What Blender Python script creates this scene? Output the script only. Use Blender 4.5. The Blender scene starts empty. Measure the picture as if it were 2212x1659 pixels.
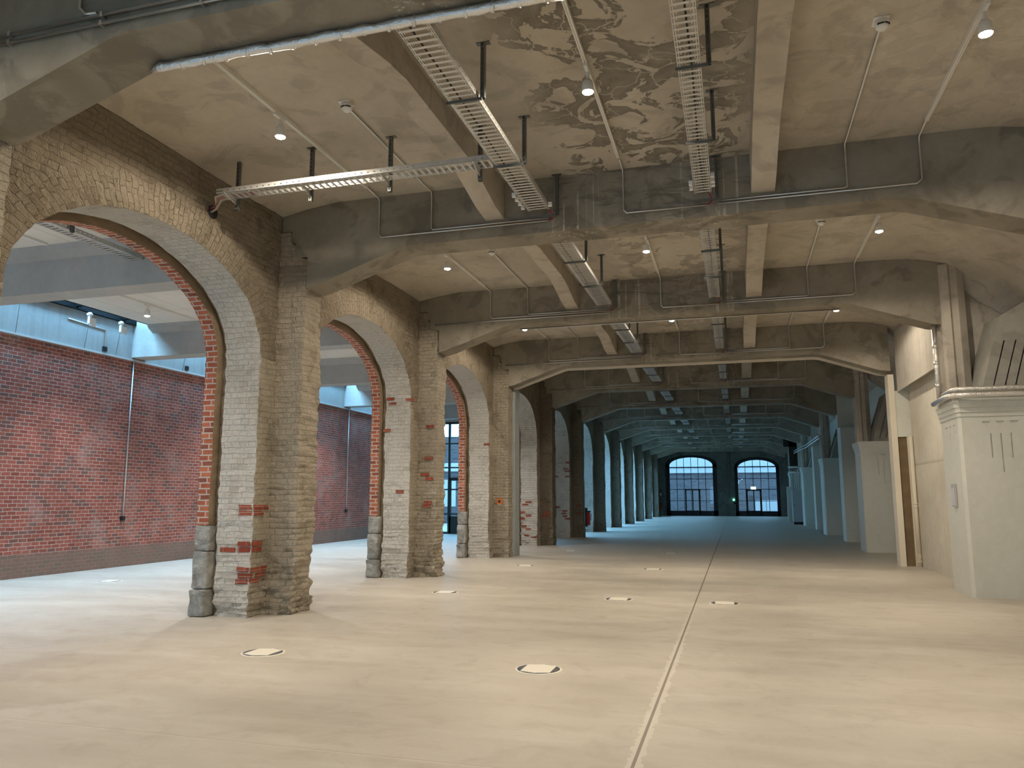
import bpy, bmesh, math, random
from mathutils import Vector, noise
random.seed(7)
SC = bpy.context.scene
COL = SC.collection
PI = math.pi

# ------------------------------------------------------------------ layout
P = 5.22                                   # bay spacing along the hall (+Y)
def YB(k): return 4.35 + P * k             # front face of girder k
XW, XB = -6.30, -5.88                      # arcade wall face, buttress face
ZC = 5.84                                  # ceiling
YEND = 66.5

def nvec(v):
    return Vector((noise.noise(v),noise.noise(v+Vector((31.7,4.1,9.3))),noise.noise(v+Vector((7.9,53.2,18.6)))))*1.5
# ------------------------------------------------------------------ mesh helper
class MB:
    def __init__(s): s.v=[]; s.f=[]; s.uv=[]; s.m=[]; s.sm=[]
    def face(s, idx, uv=None, mi=0, smooth=False):
        s.f.append(tuple(idx)); s.uv.append(uv); s.m.append(mi); s.sm.append(smooth)
    def add(s, pts):
        b=len(s.v); s.v.extend(tuple(p) for p in pts); return b
    def box(s, x0,x1,y0,y1,z0,z1, mi=0):
        b=s.add([(x,y,z) for x in (x0,x1) for y in (y0,y1) for z in (z0,z1)])
        for q in ((0,1,3,2),(4,6,7,5),(0,4,5,1),(2,3,7,6),(0,2,6,4),(1,5,7,3)):
            s.face([b+i for i in q], None, mi)
        return s
    def prism(s, poly, a0, a1, axis='Y', mi=0):
        """poly in the plane normal to axis; XZ for Y, XY for Z, YZ for X"""
        n=len(poly)
        def P3(p,a):
            return {'Y':(p[0],a,p[1]),'Z':(p[0],p[1],a),'X':(a,p[0],p[1])}[axis]
        b=s.add([P3(p,a0) for p in poly]+[P3(p,a1) for p in poly])
        for i in range(n):
            j=(i+1)%n
            s.face([b+i,b+j,b+n+j,b+n+i],None,mi)
        s.face([b+i for i in range(n)][::-1],None,mi); s.face([b+n+i for i in range(n)],None,mi)
        return s
    def tube(s, path, r, n=8, mi=0, cap=True, smooth=True):
        path=[Vector(p) for p in path]; rings=[]
        prev=None
        for i,p in enumerate(path):
            if i==0: t=(path[1]-p)
            elif i==len(path)-1: t=(p-path[-2])
            else: t=((path[i+1]-p).normalized()+(p-path[i-1]).normalized())
            t.normalize()
            if prev is None:
                a=Vector((0,0,1)) if abs(t.z)<.9 else Vector((1,0,0))
                u=t.cross(a).normalized()
            else:
                u=(prev-t*prev.dot(t)).normalized()
            prev=u; w=t.cross(u)
            rr=r[i] if isinstance(r,(list,tuple)) else r
            rings.append(s.add([p+(u*math.cos(2*PI*k/n)+w*math.sin(2*PI*k/n))*rr for k in range(n)]))
        for a,b in zip(rings,rings[1:]):
            for k in range(n):
                l=(k+1)%n
                s.face([a+k,a+l,b+l,b+k],None,mi,smooth)
        if cap:
            s.face([rings[0]+k for k in range(n)][::-1],None,mi); s.face([rings[-1]+k for k in range(n)],None,mi)
        return s
    def lathe(s, prof, c=(0,0,0), n=24, mi=0, smooth=True):
        """prof [(r,z)] about a vertical axis through c"""
        rings=[]
        for r,z in prof:
            rings.append(s.add([(c[0]+r*math.cos(2*PI*k/n),c[1]+r*math.sin(2*PI*k/n),c[2]+z) for k in range(n)]))
        for a,b in zip(rings,rings[1:]):
            for k in range(n):
                l=(k+1)%n; s.face([a+k,a+l,b+l,b+k],None,mi,smooth)
        s.face([rings[0]+k for k in range(n)][::-1],None,mi); s.face([rings[-1]+k for k in range(n)],None,mi)
        return s
    def grid(s, nu, nv, fn, uvfn=None, mi=0, smooth=False, flip=False):
        pts=[fn(i,j) for j in range(nv+1) for i in range(nu+1)]
        b=s.add(pts); W=nu+1
        for j in range(nv):
            for i in range(nu):
                q=[(i,j),(i+1,j),(i+1,j+1),(i,j+1)]
                if flip: q=q[::-1]
                uv=[uvfn(a,c) for a,c in q] if uvfn else None
                s.face([b+c*W+a for a,c in q],uv,mi,smooth)
        return s
    def rough(s, amp, sc=(3,3,9), z0=None):
        out=[]
        for p in s.v:
            d=nvec(Vector((p[0]*sc[0],p[1]*sc[1],p[2]*sc[2])))
            e=nvec(Vector((p[0]*1.3+9,p[1]*1.3,p[2]*1.3)))
            h=nvec(Vector((p[0]*17,p[1]*17,p[2]*21)))
            d=d+h*.38; k=amp
            if z0 is not None and p[2]<z0: k=amp*(1+1.6*(z0-p[2])/z0)
            x=p[0]+(d.x+e.x*.8)*k; y=p[1]+(d.y+e.y*.8)*k
            out.append((x,y,p[2]+(d.z*.4*k if p[2]>0.03 else 0)))
        s.v=out; return s
    def build(s, name, mats, parent=None, loc=None):
        me=bpy.data.meshes.new(name)
        L=Vector(loc) if loc else Vector((0,0,0))
        me.from_pydata([tuple(Vector(p)-L) for p in s.v],[],s.f)
        if not isinstance(mats,(list,tuple)): mats=[mats]
        for m in mats: me.materials.append(m)
        uvl=me.uv_layers.new(name='UVMap').data
        for pi,poly in enumerate(me.polygons):
            poly.material_index=s.m[pi]; poly.use_smooth=s.sm[pi]
            uv=s.uv[pi]
            if uv is None:
                n=poly.normal; a=[abs(n.x),abs(n.y),abs(n.z)]; ax=a.index(max(a))
                for li in poly.loop_indices:
                    c=s.v[me.loops[li].vertex_index]
                    uvl[li].uv={0:(c[1],c[2]),1:(c[0],c[2]),2:(c[0],c[1])}[ax]
            else:
                for li,q in zip(poly.loop_indices,uv): uvl[li].uv=q
        me.update()
        o=bpy.data.objects.new(name,me); COL.objects.link(o)
        if loc: o.location=L
        if parent:
            o.parent=parent
        return o
def box(*a): return MB().box(*a)

def tag(o, label, cat, group=None):
    o['label']=label; o['category']=cat
    if group: o['group']=group
    return o
def struct(o): o['kind']='structure'; return o
def empty(name, loc, label, cat, group=None):
    o=bpy.data.objects.new(name,None); COL.objects.link(o); o.location=loc; o.empty_display_size=.1
    return tag(o,label,cat,group)
def kids(o): return KID.get(o.name,[])
KID={}
def part(mb, name, mats, parent):
    """mesh given in the parent's local coordinates"""
    o=mb.build(name,mats,parent); KID.setdefault(parent.name,[]).append(o); return o
def dup(root, loc, label=None, group=None, rz=None, parent=None):
    r=root.copy(); COL.objects.link(r)
    if loc is not None: r.location=loc
    if rz is not None: r.rotation_euler=(0,0,rz)
    if label: r['label']=label
    if group: r['group']=group
    if parent: r.parent=parent
    KID[r.name]=[]
    for c in kids(root):
        d=dup(c,None,parent=r); KID[r.name].append(d)
    return r

# ------------------------------------------------------------------ materials
def newmat(name):
    m=bpy.data.materials.new(name); m.use_nodes=True
    nt=m.node_tree; b=nt.nodes['Principled BSDF']; return m,nt,b
class G:
    """tiny node-graph helper"""
    def __init__(s,nt): s.nt=nt
    def n(s,t,**k):
        x=s.nt.nodes.new(t)
        for a,v in k.items(): setattr(x,a,v)
        return x
    def link(s,a,b): s.nt.links.new(a,b)
    def val(s,x,inp):
        if hasattr(x,'links') or isinstance(x,bpy.types.NodeSocket): s.link(x,inp)
        else: inp.default_value=x
    def math(s,op,a,b=0.0,c=None,clamp=False):
        x=s.n('ShaderNodeMath',operation=op,use_clamp=clamp); s.val(a,x.inputs[0]); s.val(b,x.inputs[1])
        if c is not None: s.val(c,x.inputs[2])
        return x.outputs[0]
    def mix(s,f,a,b,mode='MIX'):
        x=s.n('ShaderNodeMix',data_type='RGBA',blend_type=mode)
        s.val(f,x.inputs[0]); s.val(a if not isinstance(a,tuple) else (*a,1),x.inputs[6]); s.val(b if not isinstance(b,tuple) else (*b,1),x.inputs[7])
        return x.outputs[2]
    def ramp(s,f,stops):
        x=s.n('ShaderNodeValToRGB'); e=x.color_ramp.elements
        while len(e)<len(stops): e.new(.5)
        for i,(p,c) in enumerate(stops):
            e[i].position=p
            c=c if isinstance(c,tuple) else (c,c,c)
            e[i].color=(*c,1)
        s.link(f,x.inputs[0]); return x.outputs[0]
    def noise(s,vec,scale,detail=4,rough=.55,dist=0):
        x=s.n('ShaderNodeTexNoise'); s.link(vec,x.inputs['Vector'])
        x.inputs['Scale'].default_value=scale; x.inputs['Detail'].default_value=detail
        x.inputs['Roughness'].default_value=rough; x.inputs['Distortion'].default_value=dist
        return x.outputs[0]
    def pos(s): return s.n('ShaderNodeNewGeometry').outputs['Position']
    def uv(s): return s.n('ShaderNodeTexCoord').outputs['UV']
    def map(s,vec,scale=(1,1,1),loc=(0,0,0)):
        x=s.n('ShaderNodeMapping'); s.link(vec,x.inputs[0]); x.inputs['Scale'].default_value=scale; x.inputs['Location'].default_value=loc
        return x.outputs[0]
    def sep(s,vec):
        x=s.n('ShaderNodeSeparateXYZ'); s.link(vec,x.inputs[0]); return x.outputs
    def bump(s,h,dist=.01,strength=1.0,normal=None):
        x=s.n('ShaderNodeBump'); s.link(h,x.inputs['Height']); x.inputs['Distance'].default_value=dist; x.inputs['Strength'].default_value=strength
        if normal: s.link(normal,x.inputs['Normal'])
        return x.outputs[0]
def plain(name,col,rough=.5,metal=0.0,emit=None,es=0,spec=.5):
    m,nt,b=newmat(name)
    b.inputs['Base Color'].default_value=(*col,1); b.inputs['Roughness'].default_value=rough; b.inputs['Metallic'].default_value=metal
    b.inputs['Specular IOR Level'].default_value=spec
    if emit: b.inputs['Emission Color'].default_value=(*emit,1); b.inputs['Emission Strength'].default_value=es
    return m
def concrete(name,lo,hi,scale=.9,stain=0.0,streak=False,rough=.85,bump=.006,board=False,waterstain=False):
    m,nt,b=newmat(name); g=G(nt); p=g.pos()
    a=g.noise(g.map(p,(1,.6,1)),scale,6,.62,.6)
    c=g.ramp(a,[(.30,lo),(.66,hi)])
    f=g.noise(p,9,4,.6)
    c=g.mix(g.math('MULTIPLY',g.ramp(f,[(.35,0),(.75,1)]),.22),c,tuple(x*.72 for x in lo))
    if stain:
        st=g.noise(g.map(p,(1,1,1),(3,1,7)),1.7,5,.6,1.0)
        c=g.mix(g.math('MULTIPLY',g.ramp(st,[(.52,0),(.60,1)]),stain),c,tuple(x*.55 for x in lo))
    if streak:
        sv=g.noise(g.map(p,(9,9,.35)),1.0,4,.6)
        c=g.mix(g.math('MULTIPLY',g.ramp(sv,[(.5,0),(.72,1)]),.35),c,tuple(x*.62 for x in lo))
    if waterstain:
        xs=g.sep(p)
        # wet map-like tide marks in the middle strip of the slab
        wob=g.noise(p,1.6,4,.62,1.6)
        wob2=g.noise(g.map(p,(1,1,1),(4,9,2)),.8,2,.5,.4)
        w=g.math('ADD',g.math('MULTIPLY',wob,.62),g.math('MULTIPLY',wob2,.38))
        body=g.ramp(w,[(.50,0),(.515,1),(.60,.75),(.68,.15)])
        edge=g.ramp(w,[(.495,0),(.51,1),(.525,.35)])
        xm=g.ramp(g.math('MULTIPLY_ADD',xs[0],.1,.5),[(.28,0),(.33,1),(.50,1),(.54,.12)])   # x -2.2..0
        ym=g.ramp(g.math('MULTIPLY_ADD',xs[1],.025,0.0),[(.10,1),(.235,1),(.26,.45),(.40,.6),(.6,.2)])
        mk=g.math('MULTIPLY',xm,ym)
        c=g.mix(g.math('MULTIPLY',g.math('MULTIPLY',body,mk),.82),c,tuple(x*.42 for x in lo))
        c=g.mix(g.math('MULTIPLY',g.math('MULTIPLY',edge,mk),.65),c,tuple(x*.30 for x in lo))
        cr=g.n('ShaderNodeTexVoronoi',feature='DISTANCE_TO_EDGE'); cr.inputs['Scale'].default_value=2.2
        nz=g.n('ShaderNodeTexNoise'); g.link(p,nz.inputs['Vector']); nz.inputs['Scale'].default_value=5
        mp=g.n('ShaderNodeVectorMath',operation='ADD'); g.link(p,mp.inputs[0])
        sc_=g.n('ShaderNodeVectorMath',operation='SCALE'); g.link(nz.outputs[1],sc_.inputs[0]); sc_.inputs['Scale'].default_value=.35
        g.link(sc_.outputs[0],mp.inputs[1]); g.link(mp.outputs[0],cr.inputs['Vector'])
        vein=g.ramp(cr.outputs[0],[(0,1),(.022,0)])
        c=g.mix(g.math('MULTIPLY',g.math('MULTIPLY',vein,g.math('MULTIPLY',body,mk)),.55),c,tuple(min(1,x*1.35) for x in hi))
    hgt=g.math('ADD',g.math('MULTIPLY',f,.4),a)
    if board:
        xs=g.sep(p)
        u=g.math('FRACT',g.math('MULTIPLY',xs[1],1.75)); ln=g.ramp(u,[(0,1),(.035,0)])
        v=g.math('FRACT',g.math('MULTIPLY_ADD',xs[2],.42,.03)); lv=g.ramp(v,[(0,1),(.03,0)])
        l2=g.math('MAXIMUM',ln,lv)
        c=g.mix(g.math('MULTIPLY',l2,.6),c,tuple(x*.6 for x in lo)); hgt=g.math('SUBTRACT',hgt,g.math('MULTIPLY',l2,.8))
    g.link(c,b.inputs['Base Color']); b.inputs['Roughness'].default_value=rough
    b.inputs['Specular IOR Level'].default_value=.25
    g.link(g.bump(hgt,bump),b.inputs['Normal'])
    return m
def brick(name,c1,c2,mortar,dark=None,grime=None,bw=.25,bh=.077,ms=.006,bump=.012,dist=.012,patch=None,uvmap=True,mort_smooth=.2,paint=None,gray_low=False,swap=False):
    m,nt,b=newmat(name); g=G(nt)
    vec=g.uv(); p=g.pos()
    nz=g.n('ShaderNodeTexNoise'); g.link(vec,nz.inputs['Vector']); nz.inputs['Scale'].default_value=6; nz.inputs['Detail'].default_value=3
    s1=g.n('ShaderNodeVectorMath',operation='SUBTRACT'); g.link(nz.outputs[1],s1.inputs[0]); s1.inputs[1].default_value=(.5,.5,.5)
    s2=g.n('ShaderNodeVectorMath',operation='SCALE'); g.link(s1.outputs[0],s2.inputs[0]); s2.inputs['Scale'].default_value=dist*2
    ad=g.n('ShaderNodeVectorMath',operation='ADD'); g.link(vec,ad.inputs[0]); g.link(s2.outputs[0],ad.inputs[1])
    v=ad.outputs[0]
    t=g.n('ShaderNodeTexBrick',offset=.5,squash=(.5 if paint else 1.0),squash_frequency=2)
    g.link(v,t.inputs['Vector']); t.inputs['Scale'].default_value=1
    t.inputs['Brick Width'].default_value=bw; t.inputs['Row Height'].default_value=bh; t.inputs['Mortar Size'].default_value=ms; t.inputs['Mortar Smooth'].default_value=mort_smooth
    t.inputs['Color1'].default_value=(0,0,0,1); t.inputs['Color2'].default_value=(1,1,1,1); t.inputs['Mortar'].default_value=(.5,.5,.5,1)
    t.inputs['Bias'].default_value=0
    rnd=t.outputs['Color']; fac=t.outputs['Fac']
    stops=[(0,c1),(.55,c2)]
    if dark: stops+= [(.80,c2),(.86,dark)]
    c=g.ramp(rnd,stops)
    big=g.noise(p,1.1,5,.6,.5); fine=g.noise(p,14,5,.65)
    c=g.mix(g.math('MULTIPLY',g.ramp(fine,[(.35,0),(.7,1)]),.3),c,tuple(x*.65 for x in c1))
    c=g.mix(g.math('MULTIPLY',fac,.42 if paint else 1.0),c,mortar)
    if patch: # whitish lime bloom
        c=g.mix(g.math('MULTIPLY',g.ramp(big,[(.52,0),(.72,1)]),patch[1]),c,patch[0])
    if grime:
        gr=g.noise(g.map(p,(1,1,.7),(5,2,8)),1.6,6,.65,.8)
        c=g.mix(g.math('MULTIPLY',g.ramp(gr,[(.45,0),(.68,1)]),grime[1]),c,grime[0])
    if paint:  # torn plaster / limewash islands hiding the joints
        pn=g.noise(g.map(p,(1,1,1),(7,7,7)),2.3,6,.68,.4)
        pf=g.ramp(pn,[(.42,0),(.52,1)])
        c=g.mix(g.math('MULTIPLY',pf,.8),c,paint)
    if gray_low:
        z=g.sep(p)[2]; lf=g.ramp(g.math('MULTIPLY',z,1.0),[(.42,1),(.5,0)])
        c=g.mix(g.math('MULTIPLY',lf,.75),c,(.20,.165,.14))
    g.link(c,b.inputs['Base Color']); b.inputs['Roughness'].default_value=.9; b.inputs['Specular IOR Level'].default_value=.2
    h=g.math('SUBTRACT',g.math('ADD',g.math('MULTIPLY',fine,.45),g.math('MULTIPLY',rnd,.25)),g.math('MULTIPLY',fac,.8))
    if paint: h=g.math('ADD',h,g.math('MULTIPLY',pf,.35))
    h=g.math('ADD',h,g.math('MULTIPLY',g.noise(p,8,6,.75),2.2 if paint else .8))
    g.link(g.bump(h,bump),b.inputs['Normal'])
    return m

M={}
def drips(m):
    nt=m.node_tree; b=nt.nodes['Principled BSDF']; g=G(nt); old=b.inputs['Base Color'].links[0].from_socket
    p=g.pos(); xs=g.sep(p)
    st=g.ramp(g.noise(g.map(p,(26,26,.5)),1,2,.5),[(.60,0),(.66,1)])
    def near(c,w): return g.ramp(g.math('DIVIDE',g.math('ABSOLUTE',g.math('SUBTRACT',xs[0],c)),w),[(.6,1),(1,0)])
    a=g.math('MAXIMUM',near(-1.95,.42),near(-.12,.5))
    up=g.ramp(g.noise(g.map(p,(6,6,3),(3,3,3)),1,3,.6),[(.40,0),(.55,1)])
    f=g.math('MULTIPLY',g.math('MULTIPLY',st,a),up)
    c=g.mix(g.math('MULTIPLY',f,.75),old,(.60,.55,.48))
    wt=g.ramp(g.noise(g.map(p,(1.2,1.2,5),(1,4,2)),1.5,5,.65,1.0),[(.52,0),(.60,1)])
    lo=g.ramp(xs[2],[(0,1),(1,1)])
    c=g.mix(g.math('MULTIPLY',g.math('MULTIPLY',wt,near(-1.0,1.9)),.45),c,(.10,.085,.065))
    g.link(c,b.inputs['Base Color'])
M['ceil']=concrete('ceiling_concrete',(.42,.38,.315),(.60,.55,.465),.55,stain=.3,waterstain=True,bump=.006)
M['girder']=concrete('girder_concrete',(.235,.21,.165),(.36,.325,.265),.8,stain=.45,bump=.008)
drips(M['girder'])
M['plaster']=concrete('warm_grey_concrete',(.46,.42,.36),(.60,.56,.49),.9,streak=True,bump=.006)  # streaked warm grey concrete for outer walls and upper infill
M['board']=concrete('formwork_concrete',(.56,.52,.43),(.70,.66,.56),.9,board=True,bump=.006)
M['pale']=concrete('pale_concrete',(.30,.33,.335),(.40,.43,.43),.7,streak=True,bump=.003)
M['annexbeam']=concrete('precast_concrete',(.37,.36,.34),(.47,.46,.435),.7,bump=.002)
M['cream']=concrete('cream_paint',(.60,.61,.55),(.66,.67,.61),.5,rough=.5,bump=.002)
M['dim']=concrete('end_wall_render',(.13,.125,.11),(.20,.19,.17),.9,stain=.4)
M['bracket']=concrete('bracket_concrete',(.30,.29,.25),(.40,.385,.34),1.2,stain=.3,bump=.008)
M['stone']=concrete('granite_block',(.17,.175,.165),(.44,.435,.40),5.5,stain=.5,bump=.05)
M['wood']=concrete('brown_board',(.16,.11,.065),(.24,.17,.10),1.5,streak=True)
M['jambboard']=plain('pale_board',(.74,.68,.56),.6)
M['wallL']=brick('limewashed_brick',(.52,.46,.36),(.66,.585,.465),(.42,.355,.275),grime=((.25,.20,.14),.65),ms=.008,bump=.055,dist=.030,paint=(.60,.53,.42),mort_smooth=.7)
M['jamb']=brick('daylit_brick',(.62,.585,.52),(.75,.72,.655),(.54,.505,.445),grime=((.38,.325,.25),.4),ms=.006,bump=.035,dist=.022,paint=(.70,.67,.61),mort_smooth=.7)  # arch reveals, paler and greyer: annex daylight put into the brick colour
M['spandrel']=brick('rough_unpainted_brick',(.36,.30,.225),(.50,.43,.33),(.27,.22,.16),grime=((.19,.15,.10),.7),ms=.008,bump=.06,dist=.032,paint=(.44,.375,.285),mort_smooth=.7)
M['darkbrick']=brick('dark_brown_brick',(.20,.165,.12),(.29,.245,.185),(.16,.13,.10),grime=((.10,.08,.055),.6),ms=.007,bump=.04,dist=.022,paint=(.25,.21,.155))  # darker brown brick for the buttresses of the far hall
M['redexp']=brick('exposed_red_brick',(.24,.055,.035),(.34,.085,.05),(.40,.33,.27),ms=.004,bump=.006,dist=.004)
M['ring']=brick('orange_brick_lining',(.30,.085,.05),(.45,.15,.085),(.46,.41,.36),dark=(.22,.08,.055),ms=.010,bump=.012,dist=.006,bw=.2)
M['red']=brick('red_brick_wall',(.26,.085,.068),(.39,.13,.10),(.56,.49,.45),dark=(.20,.11,.10),ms=.006,bump=.014,dist=.012,patch=((.42,.35,.34),.45),grime=((.15,.065,.05),.45),gray_low=True,bw=.20)
M['soil']=concrete('gap_mortar',(.22,.165,.11),(.34,.265,.185),3,bump=.03)
M['steel']=plain('galvanised_steel',(.62,.62,.60),.45,.6)
M['darksteel']=plain('dull_zinc',(.20,.21,.20),.5,.8)
M['track']=plain('white_track',(.78,.77,.73),.45)
M['conduit']=plain('conduit_steel',(.66,.66,.64),.32,.9)
M['white']=plain('white_plastic',(.80,.80,.78),.4)
M['black']=plain('black_plastic',(.012,.012,.014),.45)
M['blackframe']=plain('black_window_frame',(.010,.010,.012),.4)
M['greenframe']=plain('dark_green_frame',(.010,.022,.022),.4)
M['lens']=plain('lamp_lens',(1,.9,.75),.4,emit=(1,.86,.66),es=40)
M['redcable']=plain('red_cable',(.30,.02,.02),.5)
M['greycable']=plain('grey_cable',(.45,.44,.40),.5)
M['orange']=plain('orange_plastic',(.75,.20,.03),.4)
M['redpaint']=plain('extinguisher_red',(.45,.02,.015),.3)
M['exit']=plain('exit_sign_face',(.8,1,.95),.5,emit=(.75,1,.92),es=2.2)
M['green']=plain('green_led',(.1,.8,.5),.5,emit=(.15,1,.6),es=5)
M['cabinet']=plain('grey_cabinet',(.42,.42,.42),.5)
M['disc']=plain('floor_disc_white',(.80,.76,.66),.4)
M['ringdark']=plain('floor_disc_dark',(.10,.11,.12),.45)
M['rubber']=plain('dark_steel_frame',(.006,.007,.008),.85,spec=.1)
M['paper']=plain('paper_notice',(.55,.56,.62),.6)
M['facade']=brick('facade_brick',(.085,.085,.095),(.125,.12,.13),(.17,.17,.175),bw=.5,bh=.18,ms=.012,bump=.002)
M['band']=plain('facade_band',(.50,.53,.54),.7)
M['asphalt']=concrete('courtyard_paving',(.30,.30,.30),(.38,.38,.38),1.0,bump=.003)
# foil
m,nt,b=newmat('aluminium_foil'); g=G(nt); p=g.pos()
b.inputs['Base Color'].default_value=(.80,.78,.74,1); b.inputs['Metallic'].default_value=.9; b.inputs['Roughness'].default_value=.3
g.link(g.bump(g.noise(p,38,4,.6),.012),b.inputs['Normal']); M['foil']=m
# glass: thin pane
m,nt,b=newmat('window_glass'); g=G(nt)
tr=g.n('ShaderNodeBsdfTransparent'); tr.inputs[0].default_value=(.93,.97,.98,1); gl=g.n('ShaderNodeBsdfGlossy'); gl.inputs['Roughness'].default_value=.02
mx=g.n('ShaderNodeMixShader'); mx.inputs[0].default_value=.04
g.link(tr.outputs[0],mx.inputs[1]); g.link(gl.outputs[0],mx.inputs[2]); g.link(mx.outputs[0],nt.nodes['Material Output'].inputs[0]); M['glass']=m
# floor screed
m,nt,b=newmat('floor_screed'); g=G(nt); p=g.pos(); xs=g.sep(p)
a=g.noise(g.map(p,(.5,1.6,1)),.8,6,.6,.5); f=g.noise(p,22,5,.7); sp=g.noise(p,3.2,5,.6,.8)
c=g.ramp(a,[(.3,(.455,.415,.35)),(.7,(.55,.51,.44))])
c=g.mix(g.math('MULTIPLY',g.ramp(sp,[(.5,0),(.7,1)]),.45),c,(.37,.32,.25))
c=g.mix(g.math('MULTIPLY',g.ramp(g.noise(g.map(p,(.35,2.2,1),(8,3,0)),1.7,5,.65,.3),[(.5,0),(.72,1)]),.3),c,(.66,.63,.57))
c=g.mix(g.math('MULTIPLY',g.ramp(f,[(.4,0),(.75,1)]),.18),c,(.40,.36,.29))
# expansion joint along the hall
dx=g.math('ABSOLUTE',g.math('ADD',xs[0],.66))
wn=g.math('MULTIPLY_ADD',g.noise(p,7,4,.7),.16,-.035)
pale=g.math('LESS_THAN',dx,wn); 
near=g.ramp(g.math('MULTIPLY',xs[1],.05),[(.45,1),(.62,0)])
c=g.mix(g.math('MULTIPLY',g.math('MULTIPLY',pale,near),.45),c,(.74,.70,.62))
jt=g.math('LESS_THAN',dx,.011); c=g.mix(g.math('MULTIPLY',jt,.8),c,(.16,.12,.09))
# cross joints in step with the bays
fy=g.math('FRACT',g.math('DIVIDE',g.math('ADD',xs[1],3.19),P))
cj=g.math('LESS_THAN',g.math('ABSOLUTE',g.math('SUBTRACT',fy,.5)),.0014)
c=g.mix(g.math('MULTIPLY',cj,.5),c,(.66,.62,.54))
cj2=g.math('LESS_THAN',g.math('ABSOLUTE',g.math('SUBTRACT',fy,.502)),.0008)
c=g.mix(g.math('MULTIPLY',cj2,.6),c,(.26,.22,.17))
g.link(c,b.inputs['Base Color']); g.link(g.ramp(a,[(.3,.38),(.7,.52)]),b.inputs['Roughness']); b.inputs['Specular IOR Level'].default_value=.45
g.link(g.bump(g.math('SUBTRACT',g.math('MULTIPLY',f,.3),jt),.004),b.inputs['Normal']); M['floor']=m
# annex ceiling: wood-wool boards with fine seams
m,nt,b=newmat('ceiling_boards'); g=G(nt); p=g.pos(); xs=g.sep(p)
u=g.math('LESS_THAN',g.math('FRACT',g.math('MULTIPLY',xs[0],.8)),.014); v=g.math('LESS_THAN',g.math('FRACT',g.math('MULTIPLY_ADD',xs[1],.575,.2)),.010)
c=g.ramp(g.noise(p,1.2,5,.6),[(.3,(.67,.62,.55)),(.7,(.76,.71,.64))])
c=g.mix(g.math('MULTIPLY',g.math('MAXIMUM',u,v),.5),c,(.26,.24,.22)); g.link(c,b.inputs['Base Color']); b.inputs['Roughness'].default_value=.9
M['boards']=m

# ------------------------------------------------------------------ floor and slabs
fl=box(-30,6,-6.4,YEND+.3,-.25,0); struct(fl.build('floor',M['floor']))
# ceiling slab: dips at the arcade, flat, then a cove towards the right wall
prof=[(-6.9,5.66),(-6.3,5.70),(-5.9,5.78),(-5.4,ZC),(2.75,ZC)]
cc=(2.75,3.34); R0=2.5
for i in range(1,15):
    a=PI/2*i/14
    x=2.75+2.75*math.sin(a); z=3.34+2.5*math.cos(a)
    prof.append((x,z))
mb=MB()
def cz(x):
    for (x0,z0),(x1,z1) in zip(prof,prof[1:]):
        if x0<=x<=x1: return z0+(z1-z0)*(x-x0)/(x1-x0)
    return 3.3
# lower surface as a height field that also rounds down into each buttress on the right
xs_=[p[0] for p in prof[:5]]+[2.75+i*.1 for i in range(1,28)]
ys_=[]
for k in range(-2,12):
    y0=YB(k)+.2; 
    for t in (0,.02,.05,.10,.16,.24,.34,.46,.6,.76,1.0,1.8,2.6,3.4,4.0,4.2,4.36,4.5,4.62,4.72,4.80,4.88,4.94,4.98): ys_.append(y0+t*(P/5.0))
ys_.append(YB(12)+.2)
def ceilz(x,y):
    z=cz(x)
    w=min(1,max(0,(x-3.7)/.5))
    t=((y-(YB(0)+.2))%P); d=min(abs(t-.26),abs(P-t)) if False else min(t-.26,P-t-.0)
    d=max(0,d); r=.42
    if d<r and w>0:
        z-=w*(r-math.sqrt(max(0,r*r-(r-d)**2)))
    return z
b0=mb.add([(x,y,ceilz(x,y)) for y in ys_ for x in xs_]); W=len(xs_)
for j in range(len(ys_)-1):
    for i in range(W-1):
        q=[b0+j*W+i,b0+(j+1)*W+i,b0+(j+1)*W+i+1,b0+j*W+i+1]; mb.face(q,None,0,True)
mb.box(-6.95,6.0,ys_[0],ys_[-1]+.3,6.0,6.3)
struct(mb.build('ceiling',M['ceil']))

# outer right wall (hall) and rear wall
struct(box(5.42,5.8,-6.4,YEND+.3,0,6.1).build('wall_right',M['plaster']))
mb=MB(); mb.box(-7.2,-4.4,-6.4,-6.1,0,6.1); mb.box(.2,5.8,-6.4,-6.1,0,6.1); mb.box(-4.4,.2,-6.4,-6.1,3.4,6.1); mb.box(-4.4,.2,-6.4,-6.1,0,.3)
struct(mb.build('wall_rear',M['plaster']))
# inner right wall of the dark bays
mb=MB(); mb.box(4.6,4.8,20.55,YEND,0,6.0)
struct(mb.build('wall_right_inner',M['cream']))

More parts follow.
